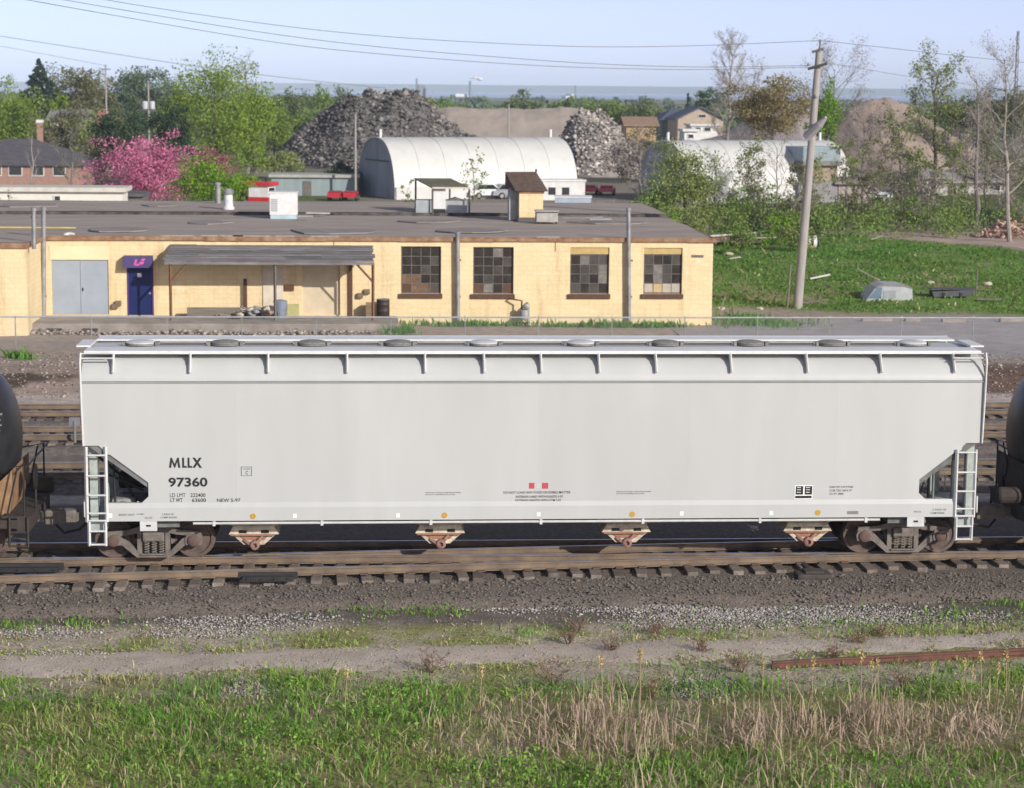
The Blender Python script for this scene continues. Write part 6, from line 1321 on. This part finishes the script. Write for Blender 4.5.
# far tree belt that reads as one mass
def belt(name, X0, X1, Y0, Y1, n, h, mat, size, per=60):
    x = rng.uniform(X0, X1, n); y = rng.uniform(Y0, Y1, n); hh = h * (.55 + .6 * fbm(x, y, 16, 180)) * rng.uniform(.8, 1.1, n)
    P = np.repeat(np.stack([x, y, hh * .55], -1), per, 0) + rng.normal(0, 1, (n * per, 3)).clip(-1.7, 1.7) * np.stack([hh * .33, hh * .33, hh * .3], -1).repeat(per, 0)
    return stuff(ob(name, poly_mesh(name, leaf_quads(P, size), 4, mat)))
belt('treeline', -230, -8, 380, 520, 240, 7.5, L['mid'], .8); belt('treeline', -10, 260, 390, 640, 420, 6.0, L['mid'], .8); belt('treeline', -700, 900, 700, 1600, 500, 5.0, L['blue'], 1.8)
belt('treeline', -120, -55, 205, 330, 120, 8.5, L['olive'], .5); belt('undergrowth', 62, 130, 118, 200, 260, 3.4, L['olive'], .14, 190); belt('undergrowth', 22, 60, 94, 112, 90, 2.4, L['green'], .095, 190)
tree('shrub', 'dusty olive thicket in front of the orange brown shed', 640, 127, 46, 222, 'olive', 'shrub', low=.02, dens=.8); tree('shrub', 'twiggy tan thicket between the pale rubble and the second arched shed', 622, 140, 40, 190, 'twig', 'shrub', low=.02, dens=.7)
tree('shrub', 'yellow green bushes at the foot of the slag heap', 282, 150, 44, 196, 'yel', 'shrub', low=.02, dens=.8)

# ================================================================== GRASS AND WEEDS
def project(P):
    d = P - CAM; z = d @ _fw; return 512 + F * (d @ _r2) / z, 394 - F * (d @ _u2) / z
def blades(name, xy, h, wd, mat, lean=.35, curve=.3):
    n = len(xy); b = on_ground(xy, -.02); a = rng.uniform(0, 6.28, n); hv = h * np.exp(rng.normal(0, .28, n)) * (.45 + 1.1 * fbm(xy[:, 0], xy[:, 1], .9, 301)); ln = np.abs(rng.normal(0, lean, n)) * hv
    d = np.stack([np.cos(a), np.sin(a), 0 * a], -1); t = rng.uniform(0, 6.28, n); s = np.stack([np.cos(t), np.sin(t), 0 * t], -1) * (wd * rng.uniform(.6, 1.3, n))[:, None]
    mid = b + d * (ln * curve)[:, None]; mid[:, 2] += hv * .55; tip = b + d * ln[:, None]; tip[:, 2] += hv
    return stuff(ob(name, poly_mesh(name, np.stack([b, mid - s, tip, mid + s], 1), 4, mat)))
def scatter(n, fn, x0=-14, x1=14, y0=-17.5, y1=-4.5):
    xy = np.column_stack([rng.uniform(x0, x1, n), rng.uniform(y0, y1, n)]); px, py = project(on_ground(xy)); keep = rng.random(n) < fn(px, py, xy[:, 0], xy[:, 1]); return xy[keep]
def blob(px, py, cx, cy, rx, ry): return np.exp(-(((px - cx) / rx) ** 2 + ((py - cy) / ry) ** 2) ** 1.5)
m_gb = leafmat('grass_green', (.215, .375, .062), (.15, .29, .045), .35, .4, 1.5); m_gd = leafmat('grass_deep', (.12, .27, .045), (.085, .20, .034), .3, .35, 1.5); m_gt = leafmat('grass_straw', (.54, .45, .29), (.40, .32, .20), .3, .35, 1.5); m_gp = leafmat('reed_dry', (.52, .40, .30), (.37, .275, .21), .25, .35, 1.5)
def f_green(px, py, x, y):
    edge = 676 + 8 * np.sin(px / 60) + 16 * (fbm(x, y, 2.4, 201) - .5)
    g = sstep(0, 14, py - edge) * (1 - .93 * sstep(420, 560, px + 90 * (fbm(x, y, 3, 202) - .5)) * sstep(690, 706, py) * (1 - sstep(746, 760, py)))
    g = g * (.35 + .8 * sstep(.34, .56, fbm(x, y, 1.3, 203))); g *= 1 - .85 * blob(px, py, 250, 700, 34, 26) - .0
    g *= 1 - .8 * blob(px, py, 80, 705, 24, 26) - .7 * blob(px, py, 690, 680, 50, 14)
    return np.clip(g, 0, 1)
m_gy = leafmat('grass_yellow', (.32, .40, .095), (.235, .32, .07), .35, .4, 1.5)
zone = lambda x, y: fbm(x, y, 1.5, 260)
blades('grass', scatter(60000, lambda px, py, x, y: f_green(px, py, x, y) * (1 - .8 * sstep(.5, .58, zone(x, y)))), .17, .011, m_gb, .9)
blades('grass', scatter(60000, lambda px, py, x, y: f_green(px, py, x, y) * sstep(.47, .57, zone(x, y))), .15, .011, m_gy, 1.0)
blades('dry_grass', scatter(32000, lambda px, py, x, y: f_green(px, py, x, y) * sstep(.46, .6, fbm(x, y, 1.0, 262)) * .9), .12, .012, m_gt, 1.3)
blades('grass', scatter(26000, lambda px, py, x, y: f_green(px, py, x, y) * sstep(.5, .66, fbm(x, y, 1.7, 207))), .20, .013, m_gd, .8)
def f_dry(px, py, x, y): return np.clip(sstep(400, 600, px + 120 * (fbm(x, y, 2.2, 210) - .5)) * sstep(706, 724, py) * (1 - .8 * sstep(754, 764, py)) * (.3 + .9 * sstep(.36, .6, fbm(x, y, .9, 211))), 0, 1)
f_dry2 = lambda px, py, x, y: f_dry(px, py, x, y) * (.12 + 1.1 * sstep(.44, .62, fbm(x, y * .6, 1.6, 216)))
blades('dry_reeds', scatter(30000, f_dry2), .58, .009, m_gp, .3); blades('dry_reeds', scatter(11000, f_dry2), .5, .009, m_gt, .4)
blades('dry_grass', scatter(40000, f_dry), .24, .012, m_gp, 1.1)
def herbs(name, xy, h, r_, mat, s, per):
    n = len(xy); b = on_ground(xy); k = rng.uniform(.5, 1.3, n); P = np.repeat(b, per, 0) + rng.normal(0, 1, (n * per, 3)).clip(-2, 2) * np.stack([r_ * k, r_ * k, 0 * k], -1).repeat(per, 0)
    P[:, 2] += np.abs(rng.normal(.5, .3, n * per)) * h * k.repeat(per); return stuff(ob(name, poly_mesh(name, leaf_quads(P, s, .5), 4, mat)))
herbs('weeds', scatter(3200, lambda px, py, x, y: f_green(px, py, x, y) * sstep(.5, .64, fbm(x, y, 1.9, 240))), .24, .16, leafmat('herb_green', (.24, .40, .07), (.165, .31, .05), .3, .4, 2), .028, 42)
herbs('weeds', scatter(700, lambda px, py, x, y: sstep(676, 690, py) * sstep(.5, .64, fbm(x, y, 1.5, 243)) * (1 - .6 * f_dry(px, py, x, y))), .2, .15, leafmat('herb_deep', (.12, .235, .035), (.085, .18, .03), .3, .35, 2), .026, 40)
blades('dry_grass', scatter(11000, lambda px, py, x, y: sstep(684, 716, py) * sstep(.42, .62, fbm(x, y, 1.1, 214)) * (1 - .5 * sstep(500, 700, px)) * .9), .20, .010, m_gt, .5)
blades('dry_grass', scatter(16000, lambda px, py, x, y: sstep(664, 690, py) * (1 - sstep(700, 730, py)) * .5), .13, .012, m_gt, .6)
PATCH = [(20, 627, 30, 5, 1), (82, 625, 20, 6, 1), (128, 626, 25, 6, .5), (400, 610, 70, 8, 1), (515, 634, 34, 6, .6), (300, 640, 60, 6, .4), (640, 632, 160, 8, .25), (330, 606, 20, 6, .5), (930, 590, 110, 10, .8), (790, 600, 90, 10, .35), (1000, 600, 50, 12, .8), (900, 628, 120, 8, .55), (980, 615, 60, 10, .6), (400, 684, 24, 14, .9), (850, 668, 90, 10, .7), (20, 690, 26, 9, .9), (970, 675, 70, 14, .7), (700, 668, 60, 8, .3), (150, 648, 60, 5, .3)]
def f_patch(px, py, x, y):
    g = 0 * px
    for cx, cy, rx, ry, k in PATCH: g = np.maximum(g, k * blob(px, py, cx, cy, rx, ry))
    return g * (.25 + .9 * sstep(.4, .6, fbm(x, y, .5, 220)))
blades('grass', scatter(60000, f_patch, -14, 14, -12, -3.4), .10, .014, m_gb, .5); blades('dry_grass', scatter(26000, lambda px, py, x, y: .4 * sstep(600, 612, py) * (1 - sstep(664, 672, py)) * sstep(.45, .6, fbm(x, y, .7, 222)) * np.where((py > 646 - px * .012) & (py < 668 - px * .012), .12, 1), -14, 14, -11, -4.6), .07, .014, m_gt, .7)
# field beyond the fence
def f_field(px, py, x, y): return np.clip(sstep(11.7, 12.6, x) * sstep(50, 53, y - 2.5 * sstep(20, 14, x) + 3 * sstep(24, 32, x)) * (1 - sstep(-1.5, 1, y - lane_y(x) + 2 * (fbm(x, y, 1.5, 290) - .5))) * (.4 + .7 * sstep(.4, .6, fbm(x, y, 3.5, 230))), 0, 1)
m_ff = leafmat('field_green', (.145, .265, .05), (.105, .205, .04), .3, .25, .4); m_fy = leafmat('field_olive', (.20, .27, .075), (.155, .215, .06), .3, .25, .4)
blades('field_grass', scatter(90000, f_field, 11, 68, 48, 102), .12, .045, m_ff, .8); blades('field_grass', scatter(50000, lambda *a: f_field(*a) * sstep(.44, .56, fbm(a[2], a[3], 5, 270)), 11, 68, 48, 102), .12, .045, m_fy, .8); blades('field_grass', scatter(15000, lambda *a: f_field(*a) * sstep(.52, .66, fbm(a[2], a[3], 4, 47)), 11, 68, 48, 102), .16, .05, m_gd, .7); blades('dry_grass', scatter(13000, lambda *a: f_field(*a) * sstep(.5, .65, fbm(a[2], a[3], 3, 233)), 11, 68, 48, 102), .14, .045, m_gt, .9)
WP = [(20, 343, 14, 3, 34), (405, 328, 10, 5, 43), (398, 331, 14, 3, 42.3), (600, 330, 80, 4, 45.2), (660, 331, 30, 3, 45.2), (760, 326, 60, 8, 46), (470, 331, 60, 2, 45.3), (740, 322, 30, 8, 48)]
pts = []
for cx, cy, rx, ry, Y in WP:
    q = PY(cx, cy, Y); n = int(rx * 9); pts.append(np.column_stack([q[0] + rng.normal(0, rx * .022, n), Y + rng.normal(0, ry * .1, n)]))
pts = np.concatenate(pts); blades('weeds', pts[pts[:, 1] < 45.6] if False else pts[(pts[:, 1] < 45.6) | (pts[:, 0] > WX1 + .2)], .24, .04, m_gd, .6)
ex = []
for (px, yn, yf) in ((0, 677, 651), (170, 672, 648), (340, 667, 644), (520, 662, 641), (690, 656, 637), (800, 652, 634), (1000, 641, 627)):
    for q in (yn, yf, yf + 2): x_, y_ = zp(px, q); ex.append((x_, y_))
ex = np.array(ex); n = 9000; i = rng.integers(0, len(ex), n); xs_ = rng.uniform(-12, 13, n); near = np.interp(xs_, ex[0::3, 0], ex[0::3, 1]); far = np.interp(xs_, ex[1::3, 0], ex[1::3, 1])
xy = np.column_stack([xs_, np.where(rng.random(n) < .5, near, far) + rng.normal(0, .22, n)]); xy = xy[fbm(xy[:, 0], xy[:, 1], .8, 280) > .44]
blades('dry_grass', xy[::2], .07, .013, m_gt, 1.0); blades('grass', xy[1::2], .08, .013, m_gy, .9)
stones('gravel', on_ground(np.column_stack([rng.uniform(-13, 13, 9000), rng.uniform(-11, -5, 9000)]), .035), .013, M('path_stone', (.36, .31, .26), (.2, .17, .145), scale=12, rough=.95, island=.5))
# individual weeds, seed stalks
m_weed = M('weed_brown', (.20, .12, .08), (.14, .09, .065), scale=9, rough=.9); m_head = leafmat('seed_head', (.62, .50, .24), (.52, .41, .2), .2, .2, 4)
def weed(lab, px, py, h, group, spread=.35):
    x, y = zp(px, py); t = thing('dry_weed', lab, 'weed', (x, y, float(ground_z(x, y)) - .02), 0, group); m = MB(); tips = []
    for a in range(9):
        az = rnd.uniform(0, 6.28); b1 = branch_pts((0, 0, 0), (math.cos(az) * spread * 2, math.sin(az) * spread * 2, 1), h * rnd.uniform(.7, 1.1), 4, .14); m.tube(b1, [.008, .007, .006, .005, .003], 4, False)
        for c in range(5):
            i = rnd.randint(1, 3); b2 = branch_pts(b1[i].lerp(b1[i + 1], rnd.random()), (rnd.gauss(0, .8), rnd.gauss(0, .8), .7), h * .28, 2, .2); m.tube(b2, [.005, .004, .002], 3, False); tips.append(b2[-1])
    m.build('stem', m_weed, t); T = np.array([tuple(q) for q in tips]); P = np.repeat(T, 5, 0) + rng.normal(0, .018, (len(T) * 5, 3)); stuff(ob('leaf', poly_mesh('leaf', leaf_quads(P, .016), 4, m_weed), t)); return t
for px, py, h, lab in ((432, 668, .5, 'bushy brown dead weed at the path edge above the green grass'), (553, 683, .55, 'dead weed with thin stems between path and dry reeds'), (568, 640, .3, 'small brown weed on the green strip beyond the path'), (612, 648, .3, 'sprawling brown weed on the far side of the path'), (578, 628, .28, 'small dead weed beside the white stone spill'), (655, 632, .3, 'brown weed at the edge of the white stone spill'), (702, 650, .3, 'low brown weed on the path middle'), (742, 668, .42, 'dead weed by the end of the rusty rail'), (905, 690, .5, 'tall brown weed rising from grass below the rusty rail'), (835, 655, .3, 'brown weed standing against the rusty rail'), (860, 640, .3, 'dead weed just beyond the rusty rail'), (880, 632, .28, 'upright brown weed on the verge beyond the rusty rail'), (650, 700, .55, 'straw brown weed rising at the edge of the dry reeds')):
    weed(lab, px, py, h, 'dead brown weeds along the path')
st = None
for i, (px, py, h) in enumerate(((762, 706, .62), (788, 702, .5), (812, 706, .68), (861, 700, .75), (872, 706, .62), (878, 700, .6), (930, 702, .55), (962, 704, .62), (970, 708, .55), (981, 700, .7), (996, 708, .6), (1006, 700, .72), (552 + 50, 712, .8), (640, 710, .85), (480, 716, .7), (345, 722, .7))):
    x, y = zp(px, py); g = (x, y, float(ground_z(x, y)) - .02)
    if st is None:
        st = thing('seed_stalk', 'straw coloured stalk with a pale yellow seed head among the dry reeds', 'weed', g, 0, 'pale seed stalks among the dry reeds')
        MB().tube([(0, 0, 0), (.01, .0, .4), (.03, .01, .7)], [.009, .008, .006], 5).build('stem', m_gt, st); c = rng.normal(0, 1, (90, 3)) * np.array([.018, .018, .05]) + np.array([.03, .01, .76]); stuff(ob('seed_head', poly_mesh('seed_head', leaf_quads(c, .02), 4, m_head), st)); o = st
    else: o = copy_tree(st); o.location = g
    o.scale = (h / .7,) * 3; o.rotation_euler.z = rnd.uniform(0, 6)
# rusty rail lying beside the path
x0, y0 = zp(772, 663, -.3); x1, y1 = zp(1060, 648, -.3); l = math.hypot(x1 - x0, y1 - y0)
t = thing('rusty_rail', 'long rusty red steel rail lying in the grass beside the path', 'rail', (x0, y0, float(ground_z(x0, y0)) - .015), math.atan2(y1 - y0, x1 - x0))
m = MB(); m.prism([(-.07, 0), (.07, 0), (.07, .016), (.014, .04), (.014, .115), (.036, .127), (.036, .16), (-.036, .16), (-.036, .127), (-.014, .115), (-.014, .04), (-.07, .016)], 'x', 0, l); m.build('body', M('rail_red_rust', (.17, .07, .05), (.10, .05, .04), scale=4, rough=.85), t)
for u in (l * .35, l * .8): MB().box(u, u + .5, -.05, -.016, .05, .11).build('joint_bar', MATS['rail_red_rust'], t)

# ================================================================== HAZE (the air over the lake and the town)
hm = bpy.data.materials.new('haze_air'); hm.use_nodes = True; ht = hm.node_tree; ht.nodes.remove(ht.nodes['Principled BSDF'])
pv = ht.nodes.new('ShaderNodeVolumePrincipled'); pv.inputs['Color'].default_value = (.70, .83, 1.0, 1); pv.inputs['Density'].default_value = HAZE; pv.inputs['Anisotropy'].default_value = -0.3
ht.links.new(pv.outputs[0], ht.nodes['Material Output'].inputs['Volume'])
hz = MB().box(-12000, 12000, -120, 12000, -8, 75).build('haze', hm); stuff(hz)
